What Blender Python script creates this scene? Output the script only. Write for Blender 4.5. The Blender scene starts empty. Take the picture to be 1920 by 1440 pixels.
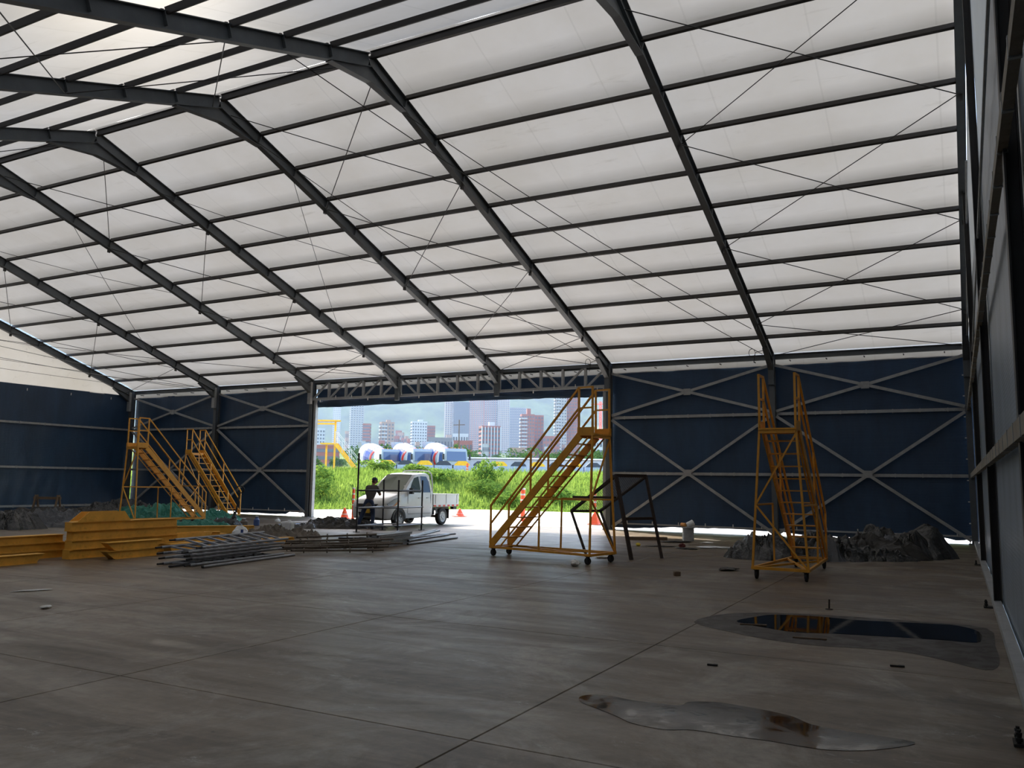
import bpy, math, random
from math import sin, cos, pi, radians, sqrt, atan2
from mathutils import Vector, Matrix, noise
random.seed(7)
S = bpy.context.scene
COL = S.collection

# ---------------------------------------------------------------- camera
cam = bpy.data.cameras.new('camera')
cam.sensor_width = 36.0
cam.lens = 1556.1 / 1920 * 36.0
cam.clip_end = 9000
cam_o = bpy.data.objects.new('camera', cam)
COL.objects.link(cam_o)
R_ = Vector((0.88232681, 0.4704255, 0.0141158))
U_ = Vector((0.04294855, -0.11034934, 0.99296447))
F_ = Vector((-0.46867348, 0.87551292, 0.11756827))
mw = Matrix.Identity(4)
for i in range(3):
    mw[i][0], mw[i][1], mw[i][2] = R_[i], U_[i], -F_[i]
mw.translation = Vector((0, 0, 1.6))
cam_o.matrix_world = mw
S.camera = cam_o

# ---------------------------------------------------------------- world, sun, exposure
SUN_TO = Vector((-0.669, 0.431, 0.605)).normalized()
world = bpy.data.worlds.new('sky')
S.world = world
world.use_nodes = True
wn = world.node_tree
wn.nodes.clear()
w_out = wn.nodes.new('ShaderNodeOutputWorld')
w_bg = wn.nodes.new('ShaderNodeBackground')
w_sky = wn.nodes.new('ShaderNodeTexSky')
w_sky.sky_type = 'NISHITA'
w_sky.sun_disc = False
w_sky.sun_elevation = math.asin(SUN_TO.z)
w_sky.sun_rotation = atan2(SUN_TO.x, SUN_TO.y)
w_sky.air_density = 1.0
w_sky.dust_density = 1.5
w_bg.inputs['Strength'].default_value = 0.40
wn.links.new(w_sky.outputs[0], w_bg.inputs[0])
wn.links.new(w_bg.outputs[0], w_out.inputs[0])
sun = bpy.data.lights.new('sun', 'SUN')
sun.energy = 6.6
sun.angle = radians(0.6)
sun.color = (1.0, 0.95, 0.87)
sun_o = bpy.data.objects.new('sun', sun)
COL.objects.link(sun_o)
sun_o.rotation_euler = SUN_TO.to_track_quat('Z', 'Y').to_euler()
sun_o.location = (-60, 40, 60)
vs = S.view_settings
vs.view_transform = 'Standard'
vs.look = 'None'
vs.gamma = 1.0
vs.use_curve_mapping = False
vs.exposure = 1.2
S.cycles.max_bounces = 7
S.cycles.diffuse_bounces = 4
S.cycles.glossy_bounces = 3
S.cycles.transmission_bounces = 5
S.cycles.volume_bounces = 0
S.cycles.sample_clamp_indirect = 6.0
S.cycles.caustics_reflective = False
S.cycles.caustics_refractive = False

# ---------------------------------------------------------------- materials
def srgb(r, g, b):
    f = lambda c: (c/255/12.92) if c/255 <= 0.04045 else ((c/255+0.055)/1.055)**2.4
    return (f(r), f(g), f(b), 1.0)

class NT:
    def __init__(s, name):
        s.m = bpy.data.materials.new(name); s.m.use_nodes = True
        s.t = s.m.node_tree; s.n = s.t.nodes; s.n.clear()
        s.out = s.n.new('ShaderNodeOutputMaterial')
    def new(s, typ, **kw):
        nd = s.n.new(typ)
        for k, v in kw.items():
            if hasattr(nd, k) and k not in nd.inputs: setattr(nd, k, v)
            else: s.set(nd, k, v)
        return nd
    def set(s, nd, k, v):
        sock = nd.inputs[k]
        if isinstance(v, bpy.types.NodeSocket): s.t.links.new(v, sock)
        else: sock.default_value = v
    def link(s, a, b): s.t.links.new(a, b)
    def pos(s): return s.new('ShaderNodeNewGeometry').outputs['Position']
    def obj(s): return s.new('ShaderNodeTexCoord').outputs['Object']
    def mapping(s, vec, scale=(1, 1, 1), rot=(0, 0, 0)):
        return s.new('ShaderNodeMapping', Vector=vec, Scale=scale, Rotation=rot).outputs[0]
    def noise(s, vec, scale, detail=4, rough=0.6, dist=0.0):
        nd = s.new('ShaderNodeTexNoise', Scale=scale, Detail=detail, Roughness=rough, Distortion=dist)
        s.set(nd, 'Vector', vec); return nd.outputs['Fac']
    def ramp(s, fac, stops):
        nd = s.new('ShaderNodeValToRGB'); s.link(fac, nd.inputs[0]); e = nd.color_ramp.elements
        while len(e) < len(stops): e.new(0.5)
        for el, (p, c) in zip(e, stops):
            el.position = p; el.color = c if len(c) == 4 else (*c, 1)
        return nd.outputs[0]
    def mix(s, fac, a, b, mode='MIX'):
        nd = s.new('ShaderNodeMix', data_type='RGBA', blend_type=mode)
        for k, v in ((0, fac), (6, a), (7, b)):
            if isinstance(v, bpy.types.NodeSocket): s.link(v, nd.inputs[k])
            else: nd.inputs[k].default_value = v
        return nd.outputs[2]
    def math(s, op, a, b=0.0):
        nd = s.new('ShaderNodeMath', operation=op)
        for k, v in ((0, a), (1, b)):
            if isinstance(v, bpy.types.NodeSocket): s.link(v, nd.inputs[k])
            else: nd.inputs[k].default_value = v
        return nd.outputs[0]
    def bump(s, h, strength=0.3, dist=0.02):
        nd = s.new('ShaderNodeBump', Strength=strength, Distance=dist); s.link(h, nd.inputs['Height'])
        return nd.outputs[0]
    def principled(s, color, rough=0.5, metal=0.0, normal=None, **kw):
        b = s.new('ShaderNodeBsdfPrincipled')
        s.set(b, 'Base Color', color); s.set(b, 'Roughness', rough); s.set(b, 'Metallic', metal)
        if normal is not None: s.link(normal, b.inputs['Normal'])
        for k, v in kw.items(): s.set(b, k.replace('_', ' '), v)
        s.link(b.outputs[0], s.out.inputs[0]); return b

MATS = {}
def paint(name, rgb, rough=0.5, metal=0.0, wear=None, wear_amt=0.5, scale=6.0, var=0.12, spec=None):
    """painted / plain surface with slight tonal variation and optional wear patches"""
    if name in MATS: return MATS[name]
    t = NT(name); o = t.obj()
    c = srgb(*rgb)
    n1 = t.noise(o, scale, 5, 0.65)
    dark = tuple(x*(1-var*1.6) for x in c[:3])+(1,); lite = tuple(min(1, x*(1+var)) for x in c[:3])+(1,)
    col = t.ramp(n1, [(0.3, dark), (0.7, lite)])
    if wear:
        n2 = t.noise(o, scale*2.7, 6, 0.7, 0.4)
        f = t.ramp(n2, [(0.62-0.2*wear_amt, (0, 0, 0)), (0.72, (1, 1, 1))])
        col = t.mix(t.math('MULTIPLY', f, wear_amt), col, srgb(*wear))
    b = t.principled(col, rough, metal)
    if spec is not None: b.inputs['Specular IOR Level'].default_value = spec
    MATS[name] = t.m; return t.m

def mat_concrete(name, a, b_, streak, rough=0.75, stain=0.5, scuff=0.5):
    t = NT(name); p = t.pos()
    big = t.noise(p, 0.22, 5, 0.6, 0.3)
    st = t.noise(t.mapping(p, (0.22, 1.5, 1)), 1.1, 6, 0.65, 0.6)
    fine = t.noise(p, 7, 7, 0.72)
    c = t.ramp(big, [(0.3, srgb(*a)), (0.7, srgb(*b_))])
    c = t.mix(t.ramp(st, [(0.40, (0, 0, 0)), (0.66, (stain, stain, stain))]), c, srgb(*streak))
    pat = t.noise(p, 0.55, 8, 0.72, 1.4)
    c = t.mix(t.ramp(pat, [(0.49, (0, 0, 0)), (0.63, (scuff, scuff, scuff))]), c, srgb(142, 135, 123))
    pat2 = t.noise(t.mapping(p, (0.6, 1.0, 1)), 0.8, 6, 0.7, 0.8)
    c = t.mix(t.ramp(pat2, [(0.30, (0.6, 0.6, 0.6)), (0.44, (0, 0, 0))]), c, srgb(52, 46, 40))
    c = t.mix(0.85, c, t.ramp(fine, [(0.25, (0.25, 0.25, 0.25)), (0.75, (0.75, 0.75, 0.75))]), 'OVERLAY')
    chalk = t.noise(t.mapping(p, (0.8, 1.6, 1)), 1.5, 10, 0.82, 1.2)
    c = t.mix(t.ramp(chalk, [(0.60, (0, 0, 0)), (0.68, (scuff, scuff, scuff))]), c, srgb(184, 181, 174))
    sp = t.new('ShaderNodeTexVoronoi', Scale=2.2); t.link(p, sp.inputs['Vector'])
    c = t.mix(t.ramp(sp.outputs['Distance'], [(0.018, (0.9, 0.9, 0.9)), (0.03, (0, 0, 0))]), c, srgb(24, 21, 18))
    info = t.new('ShaderNodeObjectInfo').outputs['Random']
    c = t.mix(0.16, c, t.ramp(info, [(0, (0.3, 0.29, 0.28)), (1, (0.62, 0.62, 0.62))]), 'OVERLAY')
    r = t.ramp(st, [(0.3, (rough-0.14,)*3), (0.7, (rough+0.05,)*3)])
    t.principled(c, r, 0, t.bump(fine, 0.15, 0.01))
    MATS[name] = t.m; return t.m

def mat_membrane():
    t = NT('roof_membrane'); p = t.pos()
    n1 = t.noise(p, 0.35, 5, 0.6)
    n2 = t.noise(t.mapping(p, (0.4, 2.2, 2.2)), 1.6, 6, 0.7, 0.5)
    c = t.ramp(n1, [(0.3, srgb(236, 230, 220)), (0.7, srgb(250, 246, 240))])
    c = t.mix(t.ramp(n2, [(0.6, (0, 0, 0)), (0.78, (0.28, 0.28, 0.28))]), c, srgb(150, 138, 118))
    # darker band along every purlin, mainly on its upslope side (uv.y counts purlins)
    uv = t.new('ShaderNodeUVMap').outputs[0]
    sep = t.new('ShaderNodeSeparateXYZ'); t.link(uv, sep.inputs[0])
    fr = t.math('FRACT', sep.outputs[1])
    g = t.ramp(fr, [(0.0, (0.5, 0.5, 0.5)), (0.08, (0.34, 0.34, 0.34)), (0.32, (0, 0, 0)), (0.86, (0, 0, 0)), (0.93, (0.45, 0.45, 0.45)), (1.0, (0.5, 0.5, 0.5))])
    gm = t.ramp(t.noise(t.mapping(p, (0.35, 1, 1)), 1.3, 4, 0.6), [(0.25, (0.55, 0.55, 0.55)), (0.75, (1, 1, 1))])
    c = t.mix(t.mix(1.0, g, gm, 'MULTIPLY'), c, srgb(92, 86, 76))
    spx = t.new('ShaderNodeSeparateXYZ'); t.link(p, spx.inputs[0])
    seam = t.math('FRACT', t.math('MULTIPLY', spx.outputs[0], 0.47))
    c = t.mix(t.ramp(seam, [(0.0, (0.11, 0.11, 0.11)), (0.012, (0.11, 0.11, 0.11)), (0.02, (0, 0, 0))]), c, srgb(140, 134, 124))
    tr = t.new('ShaderNodeBsdfTranslucent'); t.link(t.mix(1.0, c, (0.225, 0.225, 0.222, 1), 'MULTIPLY'), tr.inputs[0])
    fw = t.new('ShaderNodeBsdfRefraction', Roughness=0.75, IOR=1.12); t.link(t.mix(1.0, c, (0.30, 0.30, 0.296, 1), 'MULTIPLY'), fw.inputs[0])
    m0 = t.new('ShaderNodeMixShader'); m0.inputs[0].default_value = 0.020
    t.link(tr.outputs[0], m0.inputs[1]); t.link(fw.outputs[0], m0.inputs[2])
    df = t.new('ShaderNodeBsdfDiffuse'); t.link(c, df.inputs[0])
    m1 = t.new('ShaderNodeMixShader'); m1.inputs[0].default_value = 0.62
    t.link(m0.outputs[0], m1.inputs[1]); t.link(df.outputs[0], m1.inputs[2])
    t.link(m1.outputs[0], t.out.inputs[0])
    return t.m

def mat_tarp(name, rgb, rough=0.42, spec=0.5, crease=0.35):
    t = NT(name); p = t.pos()
    n = t.noise(t.mapping(p, (1.2, 1.2, 0.35)), 1.6, 6, 0.62, 0.4)
    weave = t.new('ShaderNodeTexWave', Scale=7.0, Distortion=1.0, wave_type='BANDS', bands_direction='Z')
    t.link(p, weave.inputs['Vector'])
    c = srgb(*rgb)
    col = t.ramp(n, [(0.3, tuple(x*0.75 for x in c[:3])), (0.72, tuple(min(1, x*1.25) for x in c[:3]))])
    wear = t.noise(p, 3.4, 7, 0.75)
    col = t.mix(t.ramp(wear, [(0.66, (0, 0, 0)), (0.78, (0.16, 0.16, 0.16))]), col, srgb(95, 105, 118))
    h = t.math('ADD', n, t.math('MULTIPLY', weave.outputs['Fac'], 0.12))
    b = t.principled(col, rough, 0, t.bump(h, crease, 0.05))
    b.inputs['Specular IOR Level'].default_value = spec
    MATS[name] = t.m; return t.m

def mat_crumple(name, rgb, rgb2, rough=0.35, spec=0.6):
    t = NT(name); o = t.obj()
    n = t.noise(o, 3.0, 6, 0.65, 1.0)
    col = t.ramp(n, [(0.35, srgb(*rgb)), (0.62, srgb(*rgb)), (0.75, srgb(*rgb2))])
    f = t.noise(o, 11, 5, 0.7, 0.8)
    b = t.principled(col, rough, 0, t.bump(f, 0.6, 0.05))
    b.inputs['Specular IOR Level'].default_value = spec
    MATS[name] = t.m; return t.m

def mat_glass(name, rgb, rough=0.05, alpha=None):
    t = NT(name)
    b = t.principled(srgb(*rgb), rough)
    b.inputs['Specular IOR Level'].default_value = 0.8
    if alpha is not None:
        tr = t.new('ShaderNodeBsdfTransparent'); mx = t.new('ShaderNodeMixShader'); mx.inputs[0].default_value = alpha
        t.link(tr.outputs[0], mx.inputs[1]); t.link(b.outputs[0], mx.inputs[2]); t.link(mx.outputs[0], t.out.inputs[0])
    MATS[name] = t.m; return t.m

def mat_foliage(name, a, b_, trans=0.35, scale=2.0):
    t = NT(name); o = t.pos()
    n = t.noise(o, scale, 4, 0.6)
    info = t.new('ShaderNodeObjectInfo').outputs['Random']
    c = t.ramp(n, [(0.25, srgb(*a)), (0.75, srgb(*b_))])
    d = t.new('ShaderNodeBsdfDiffuse'); t.link(c, d.inputs[0])
    tr = t.new('ShaderNodeBsdfTranslucent'); t.link(c, tr.inputs[0])
    mx = t.new('ShaderNodeMixShader'); mx.inputs[0].default_value = trans
    t.link(d.outputs[0], mx.inputs[1]); t.link(tr.outputs[0], mx.inputs[2]); t.link(mx.outputs[0], t.out.inputs[0])
    MATS[name] = t.m; return t.m

M_membrane = mat_membrane()
M_floor = mat_concrete('floor_concrete', (96, 82, 65), (124, 109, 90), (62, 51, 40), 0.43, 0.75, 0.75)
M_joint = paint('joint_filler', (46, 42, 38), 0.9)
M_apron = mat_concrete('apron_concrete', (178, 172, 164), (202, 198, 192), (160, 152, 142), 0.85, 0.35, 0.2)
M_frame = paint('frame_steel', (88, 93, 96), 0.5, 0.15, wear=(96, 94, 90), wear_amt=0.25, scale=2.5)
M_purlin = paint('purlin_steel', (54, 51, 49), 0.55, 0.1, scale=2)
M_galv = paint('galvanised_steel', (160, 162, 162), 0.5, 0.15, wear=(92, 92, 90), wear_amt=0.3)
M_cable = paint('cable_steel', (52, 52, 52), 0.45, 0.5)
M_tarp = mat_tarp('navy_tarp', (35, 61, 88))
M_gtarp = mat_tarp('gable_tarp', (124, 136, 148), 0.40, 0.6, 0.12)  # base colour lightened to carry the grazing sheen of the door light
M_white_strip = M_membrane
M_tab = paint('tie_tab', (205, 205, 200), 0.6)
M_yellow = paint('yellow_paint', (222, 156, 48), 0.42, 0.0, wear=(122, 84, 24), wear_amt=0.35, scale=5)
M_beam_y = paint('beam_yellow_paint', (238, 178, 72), 0.55, 0.0, wear=(140, 98, 36), wear_amt=0.4, scale=3)
M_rubber = paint('black_rubber', (24, 24, 25), 0.7)
M_darksteel = paint('dark_steel', (48, 38, 34), 0.6, 0.2, wear=(92, 58, 40), wear_amt=0.5)
M_pipe = paint('scaffold_galvanised', (152, 156, 162), 0.40, 0.2, wear=(84, 78, 70), wear_amt=0.5, scale=4)
M_rustpipe = paint('rusty_scaffold', (112, 104, 94), 0.6, 0.3, wear=(80, 58, 40), wear_amt=0.7, scale=5)
M_scaf = paint('dark_scaffold', (52, 52, 56), 0.5, 0.3, wear=(86, 70, 60), wear_amt=0.4)
M_white = paint('white_plastic', (226, 228, 228), 0.5)
M_paper = paint('white_paper', (228, 226, 220), 0.8)
M_black = mat_crumple('black_sheeting', (13, 13, 14), (42, 42, 44), 0.26, 0.8)
M_greysheet = mat_crumple('grey_sheeting', (46, 43, 40), (96, 92, 86), 0.5, 0.5)
M_green = mat_crumple('green_sheeting', (38, 122, 104), (92, 168, 150), 0.45, 0.5)
M_silver = mat_crumple('silver_sheeting', (88, 90, 94), (170, 174, 182), 0.35, 0.6)
M_wood = paint('old_wood', (112, 92, 72), 0.8, wear=(72, 58, 46), wear_amt=0.5)
M_orange = paint('orange_plastic', (236, 92, 48), 0.5)
M_red = paint('red_plastic', (200, 50, 40), 0.5)
M_truck = paint('white_car_paint', (214, 216, 214), 0.28, spec=0.6, var=0.03)
M_trim = paint('black_trim', (26, 26, 28), 0.55)
M_glass = mat_glass('truck_glass', (30, 36, 38), 0.05, 0.55)
M_tyre = paint('tyre_rubber', (42, 40, 38), 0.8)
M_rim = paint('alloy_rim', (186, 188, 188), 0.4, 0.1)
M_lamp = mat_glass('lamp_lens', (150, 152, 150), 0.15)
M_amber = paint('amber_lens', (196, 112, 40), 0.3)

# ---------------------------------------------------------------- mesh helpers
class MB:
    def __init__(s): s.v = []; s.f = []; s.uv = None; s.smooth = False
    def add(s, vs, fs):
        o = len(s.v); s.v += [tuple(x) for x in vs]; s.f += [tuple(i+o for i in f) for f in fs]; return s
    def box(s, c, size, M=None):
        x, y, z = (k/2 for k in size); c = Vector(c)
        pts = [Vector((a*x, b*y, d*z)) for a in (-1, 1) for b in (-1, 1) for d in (-1, 1)]
        if M: pts = [M @ p for p in pts]
        return s.add([c+p for p in pts], [(0, 1, 3, 2), (4, 6, 7, 5), (0, 4, 5, 1), (2, 3, 7, 6), (0, 2, 6, 4), (1, 5, 7, 3)])
    def bar(s, p0, p1, w, h, up=(0, 0, 1), ext=0.0):
        p0, p1 = Vector(p0), Vector(p1); d = (p1-p0).normalized(); p0 = p0-d*ext; p1 = p1+d*ext
        u = Vector(up); u = u-d*u.dot(d)
        if u.length < 1e-4: u = Vector((1, 0, 0))-d*d.x
        u.normalize(); r = d.cross(u)
        q = [p+r*(a*w/2)+u*(b*h/2) for p in (p0, p1) for a, b in ((-1, -1), (1, -1), (1, 1), (-1, 1))]
        return s.add(q, [(3, 2, 1, 0), (4, 5, 6, 7), (0, 1, 5, 4), (1, 2, 6, 5), (2, 3, 7, 6), (3, 0, 4, 7)])
    def tube(s, p0, p1, r, n=8, r2=None, cap=True):
        p0, p1 = Vector(p0), Vector(p1); d = (p1-p0).normalized(); r2 = r if r2 is None else r2
        a = d.orthogonal().normalized(); b = d.cross(a); o = len(s.v)
        for p, rr in ((p0, r), (p1, r2)):
            for i in range(n):
                t = 2*pi*i/n; s.v.append(tuple(p+(a*cos(t)+b*sin(t))*rr))
        for i in range(n): s.f.append((o+i, o+(i+1) % n, o+n+(i+1) % n, o+n+i))
        if cap: s.f.append(tuple(o+i for i in reversed(range(n)))); s.f.append(tuple(o+n+i for i in range(n)))
        return s
    def path(s, pts, r, n=6):
        pts = [Vector(p) for p in pts]; o = len(s.v); m = len(pts)
        a = (pts[1]-pts[0]).orthogonal().normalized()
        for k, p in enumerate(pts):
            d = (pts[min(k+1, m-1)]-pts[max(k-1, 0)]).normalized(); a = (a-d*a.dot(d)).normalized(); b = d.cross(a)
            for i in range(n):
                t = 2*pi*i/n; s.v.append(tuple(p+(a*cos(t)+b*sin(t))*r))
        for k in range(m-1):
            for i in range(n):
                s.f.append((o+k*n+i, o+k*n+(i+1) % n, o+(k+1)*n+(i+1) % n, o+(k+1)*n+i))
        s.f.append(tuple(o+i for i in reversed(range(n)))); s.f.append(tuple(o+(m-1)*n+i for i in range(n)))
        return s
    def ibeam(s, p0, p1, depth, width, tf, tw, up=(0, 0, 1)):
        p0, p1 = Vector(p0), Vector(p1); d = (p1-p0).normalized(); u = Vector(up); u = (u-d*u.dot(d)).normalized()
        for k in (-1, 1):
            o = u*(k*(depth/2-tf/2)); s.bar(p0+o, p1+o, width, tf, u)
        return s.bar(p0, p1, tw, depth-2*tf, u)
    def lathe(s, prof, c=(0, 0, 0), n=16, M=None, caps=True):
        o = len(s.v); c = Vector(c)
        for r, z in prof:
            for i in range(n):
                t = 2*pi*i/n; p = Vector((r*cos(t), r*sin(t), z)); s.v.append(tuple(c+(M @ p if M else p)))
        for k in range(len(prof)-1):
            for i in range(n): s.f.append((o+k*n+i, o+k*n+(i+1) % n, o+(k+1)*n+(i+1) % n, o+(k+1)*n+i))
        if caps: s.f.append(tuple(o+i for i in reversed(range(n)))); s.f.append(tuple(o+(len(prof)-1)*n+i for i in range(n)))
        return s
    def grid(s, fn, nu, nv, uv=None):
        o = len(s.v)
        for j in range(nv+1):
            for i in range(nu+1): s.v.append(tuple(fn(i/nu, j/nv)))
        for j in range(nv):
            for i in range(nu):
                a = o+j*(nu+1)+i; s.f.append((a, a+1, a+nu+2, a+nu+1))
        if uv:
            s.uv = [uv(i/nu, j/nv) for j in range(nv+1) for i in range(nu+1)]
        return s
    def prism(s, poly, fn0, fn1):
        n = len(poly); o = len(s.v)
        s.v += [tuple(fn0(*p)) for p in poly]+[tuple(fn1(*p)) for p in poly]
        s.f.append(tuple(o+i for i in range(n))); s.f.append(tuple(o+n+i for i in reversed(range(n))))
        for i in range(n): s.f.append((o+i, o+n+i, o+n+(i+1) % n, o+(i+1) % n))
        return s
    def loft(s, rings, closed=True, caps=True):
        o = len(s.v); n = len(rings[0])
        for r in rings: s.v += [tuple(p) for p in r]
        m = n if closed else n-1
        for k in range(len(rings)-1):
            for i in range(m): s.f.append((o+k*n+i, o+k*n+(i+1) % n, o+(k+1)*n+(i+1) % n, o+(k+1)*n+i))
        if caps: s.f.append(tuple(o+i for i in reversed(range(n)))); s.f.append(tuple(o+(len(rings)-1)*n+i for i in range(n)))
        return s
    def mesh(s, name, mat):
        me = bpy.data.meshes.new(name); me.from_pydata(s.v, [], s.f)
        me.materials.append(mat)
        if s.uv:
            l = me.uv_layers.new(name='UVMap')
            for lp in me.loops: l.data[lp.index].uv = s.uv[lp.vertex_index]
        if s.smooth:
            me.polygons.foreach_set('use_smooth', [True]*len(me.polygons))
        me.update(); return me
    def build(s, name, mat, parent=None, **kw): return link(name, s.mesh(name, mat), parent, **kw)

def link(name, me, parent=None, loc=None, rotz=None, kind=None, label=None):
    o = bpy.data.objects.new(name, me); COL.objects.link(o)
    if parent: o.parent = parent
    if loc: o.location = loc
    if rotz is not None: o.rotation_euler = (0, 0, rotz)
    if kind: o['kind'] = kind
    if label: o['label'] = label
    return o
def tag(o, label, cat=None, group=None, kind=None):
    o['label'] = label
    if cat: o['category'] = cat
    if group: o['group'] = group
    if kind or cat: o['kind'] = kind or o.get('kind', 'thing')
    return o
def thing(name, label, cat, loc=(0, 0, 0), rotz=0.0, group=None):
    o = link(name, None, None, loc, rotz); o.empty_display_size = 0.2
    return tag(o, label, cat, group)
def struct(name, label, me=None, loc=None):
    o = link(name, me, None, loc); o['kind'] = 'structure'; o['label'] = label; o['category'] = name.split('_')[0]
    return o
def copy_tree(o, parent=None):
    c = o.copy(); COL.objects.link(c); c.parent = parent
    for ch in list(o.children): copy_tree(ch, c)
    return c
def fbm(x, y, z=0.0, oct=4): return noise.fractal(Vector((x, y, z)), 0.9, 2.1, oct)
def autosmooth(o, ang=40):
    me = o.data; me.polygons.foreach_set('use_smooth', [True]*len(me.polygons))
    m = o.modifiers.new('edge', 'EDGE_SPLIT'); m.split_angle = radians(ang); return o

# ---------------------------------------------------------------- hangar dimensions (metres)
D = 27.73; HE = 5.883; SPAN = 14.174; HR = 10.823
FX = [0.377, -5.196, -10.887, -15.405, -20.059, -24.706, -30.552, -36.522]
YR = D-SPAN; YN = D-2*SPAN
XL, XR = FX[-1], FX[0]
ZU, ZL = 3.932, 1.967
SL = Vector((0, -SPAN, HR-HE)).normalized()
def purlin_t(i): return 0.0 if i <= 0 else 0.0814+(1-0.0814)*(i-1)/10
def roofp(x, i, side=0, dz=0.0):
    t = purlin_t(i) if i >= 1 else 0.0814*i
    y = D-t*SPAN if side == 0 else YN+t*SPAN
    return Vector((x, y, HE+t*(HR-HE)+dz))

# ================================================================= FLOOR
floor = struct('floor', 'grey-brown concrete slab floor of the hangar, cast in large bays',
               MB().box(((XL+XR+1.0)/2-0.0, (YN+D+0.2)/2, -0.16), (XR-XL+2.2, D-YN+1.2, 0.24)).mesh('floor', M_joint), None)
JX = [0.95, -2.75]; 
while JX[-1] > XL-0.6: JX.append(JX[-1]-3.3)
JY = [-1.1, 1.05, 4.65]
while JY[-1] < D-1.0: JY.append(JY[-1]+3.6)
JY[-1] = D+0.35
slab_cache = {}
for i in range(len(JX)-1):
    for j in range(len(JY)-1):
        w = round(JX[i]-JX[i+1], 2); h = round(JY[j+1]-JY[j], 2)
        if (w, h) not in slab_cache:
            m = MB(); g = 0.003; b = 0.006
            x, y = w/2-g, h/2-g
            m.add([(-x, -y, -.05), (x, -y, -.05), (x, y, -.05), (-x, y, -.05), (-x, -y, -b), (x, -y, -b), (x, y, -b), (-x, y, -b),
                   (-x+b, -y+b, 0), (x-b, -y+b, 0), (x-b, y-b, 0), (-x+b, y-b, 0)],
                  [(0, 1, 5, 4), (1, 2, 6, 5), (2, 3, 7, 6), (3, 0, 4, 7), (4, 5, 9, 8), (5, 6, 10, 9), (6, 7, 11, 10), (7, 4, 8, 11), (8, 9, 10, 11)])
            slab_cache[(w, h)] = m.mesh('slab', M_floor)
        link('slab', slab_cache[(w, h)], floor, ((JX[i]+JX[i+1])/2, (JY[j]+JY[j+1])/2, 0))

# ================================================================= CEILING
ceil = struct('ceiling', 'white fabric roof stretched over dark steel purlins')
for k in range(7):
    xa, xb = FX[k], FX[k+1]
    for side in (0, 1):
        def idx(t): return 1+(t-0.0814)/0.9186*10 if t > 0.0814 else t/0.0814
        def fn(u, v, xa=xa, xb=xb, side=side):
            t = v; i = idx(t); fr = i-math.floor(i)
            y = D-t*SPAN if side == 0 else YN+t*SPAN
            z = HE+t*(HR-HE)+0.10-0.035*sin(pi*fr)*sin(pi*u)+0.012*fbm(u*5+k, v*9, side)*sin(pi*u)
            if v == 0: z -= 0.06
            return (xa+(xb-xa)*u, y, z)
        mb = MB().grid(fn, 8, 45, lambda u, v, s=side: (u, idx(v) if s == 0 else 0.6))
        mb.smooth = True
        mb.build('roof_membrane', M_membrane, ceil)
    # purlins
    for side in (0, 1):
        for i in range(1, 11):
            a = roofp(xa-0.04, i, side); b = roofp(xb+0.04, i, side)
            n = Vector((0, (HR-HE)*(1 if side == 0 else -1), SPAN)).normalized()
            m = MB(); sl = Vector((0, n.z, -n.y))
            m.bar(a, b, 0.018, 0.11, n)
            for q in (-1, 1): m.bar(a+n*q*0.05+sl*0.026, b+n*q*0.05+sl*0.026, 0.055, 0.014, n)
            m.build('purlin', M_purlin, ceil)
    for q in (0,):
        m = MB(); a = Vector((xa-0.04, YR+q*0.17, HR-0.06)); b = Vector((xb+0.04, YR+q*0.17, HR-0.06))
        m.bar(a, b, 0.02, 0.16); m.bar(a+Vector((0, 0, .075)), b+Vector((0, 0, .075)), 0.08, 0.015); m.bar(a-Vector((0, 0, .075)), b-Vector((0, 0, .075)), 0.08, 0.015)
        m.build('ridge_purlin', M_purlin, ceil)

def cable(p0, p1, sag=0.0, r=0.011, mat=None, n=9):
    p0, p1 = Vector(p0), Vector(p1)
    pts = [p0.lerp(p1, i/(n-1))-Vector((0, 0, sag*4*(i/(n-1))*(1-i/(n-1)))) for i in range(n)] if sag else [p0, p1]
    MB().path(pts, r, 6).build('bracing_cable', mat or M_cable, ceil)
NODES = [0.4, 2.0, 5.0, 8.0, 10.8]
for k in (0, 2, 4, 6):
    for side in (0, 1):
        for a, b in zip(NODES[:-1], NODES[1:]):
            for (ka, kb) in ((k, k+1), (k+1, k)):
                p = roofp(FX[ka], a, side, -0.30); q = roofp(FX[kb], b, side, -0.30)
                off = 0.05 if FX[ka] > FX[kb] else -0.05
                cable(p-Vector((off, 0, 0)), q+Vector((off, 0, 0)))
# long slack ropes hung across the bays
cable((FX[1]-0.1, D-1.0, 5.75), (FX[2]-0.6, YR-2.2, HR-0.75), 0.25, 0.010)
cable((FX[1]-0.1, D-2.6, 6.3), (FX[2]+0.1, YR+1.3, HR-0.9), 0.18, 0.010)
cable((FX[2]-0.1, D-1.0, 5.85), (FX[3]+0.1, YR+0.3, HR-0.6), 0.25, 0.009)
cable((FX[7]+0.3, D-12, 7.6), (FX[6], D-1.4, 5.75), 0.12, 0.012, M_galv)
cable((FX[7]+0.3, D-8, 6.7), (FX[6]+0.3, D-0.6, 5.6), 0.10, 0.012, M_galv)
cable((FX[7]+0.3, D-13, 7.4), (FX[4]+0.2, D-1.2, 5.75), 0.35, 0.009)
for k in (3, 5):
    cable(roofp(FX[k], 9.0, 0, -0.35), roofp(FX[k+1], 3.0, 0, -0.35), 0.1, 0.008)
    cable(roofp(FX[k+1], 9.5, 0, -0.35), roofp(FX[k], 6.0, 0, -0.35), 0.1, 0.008)
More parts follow.
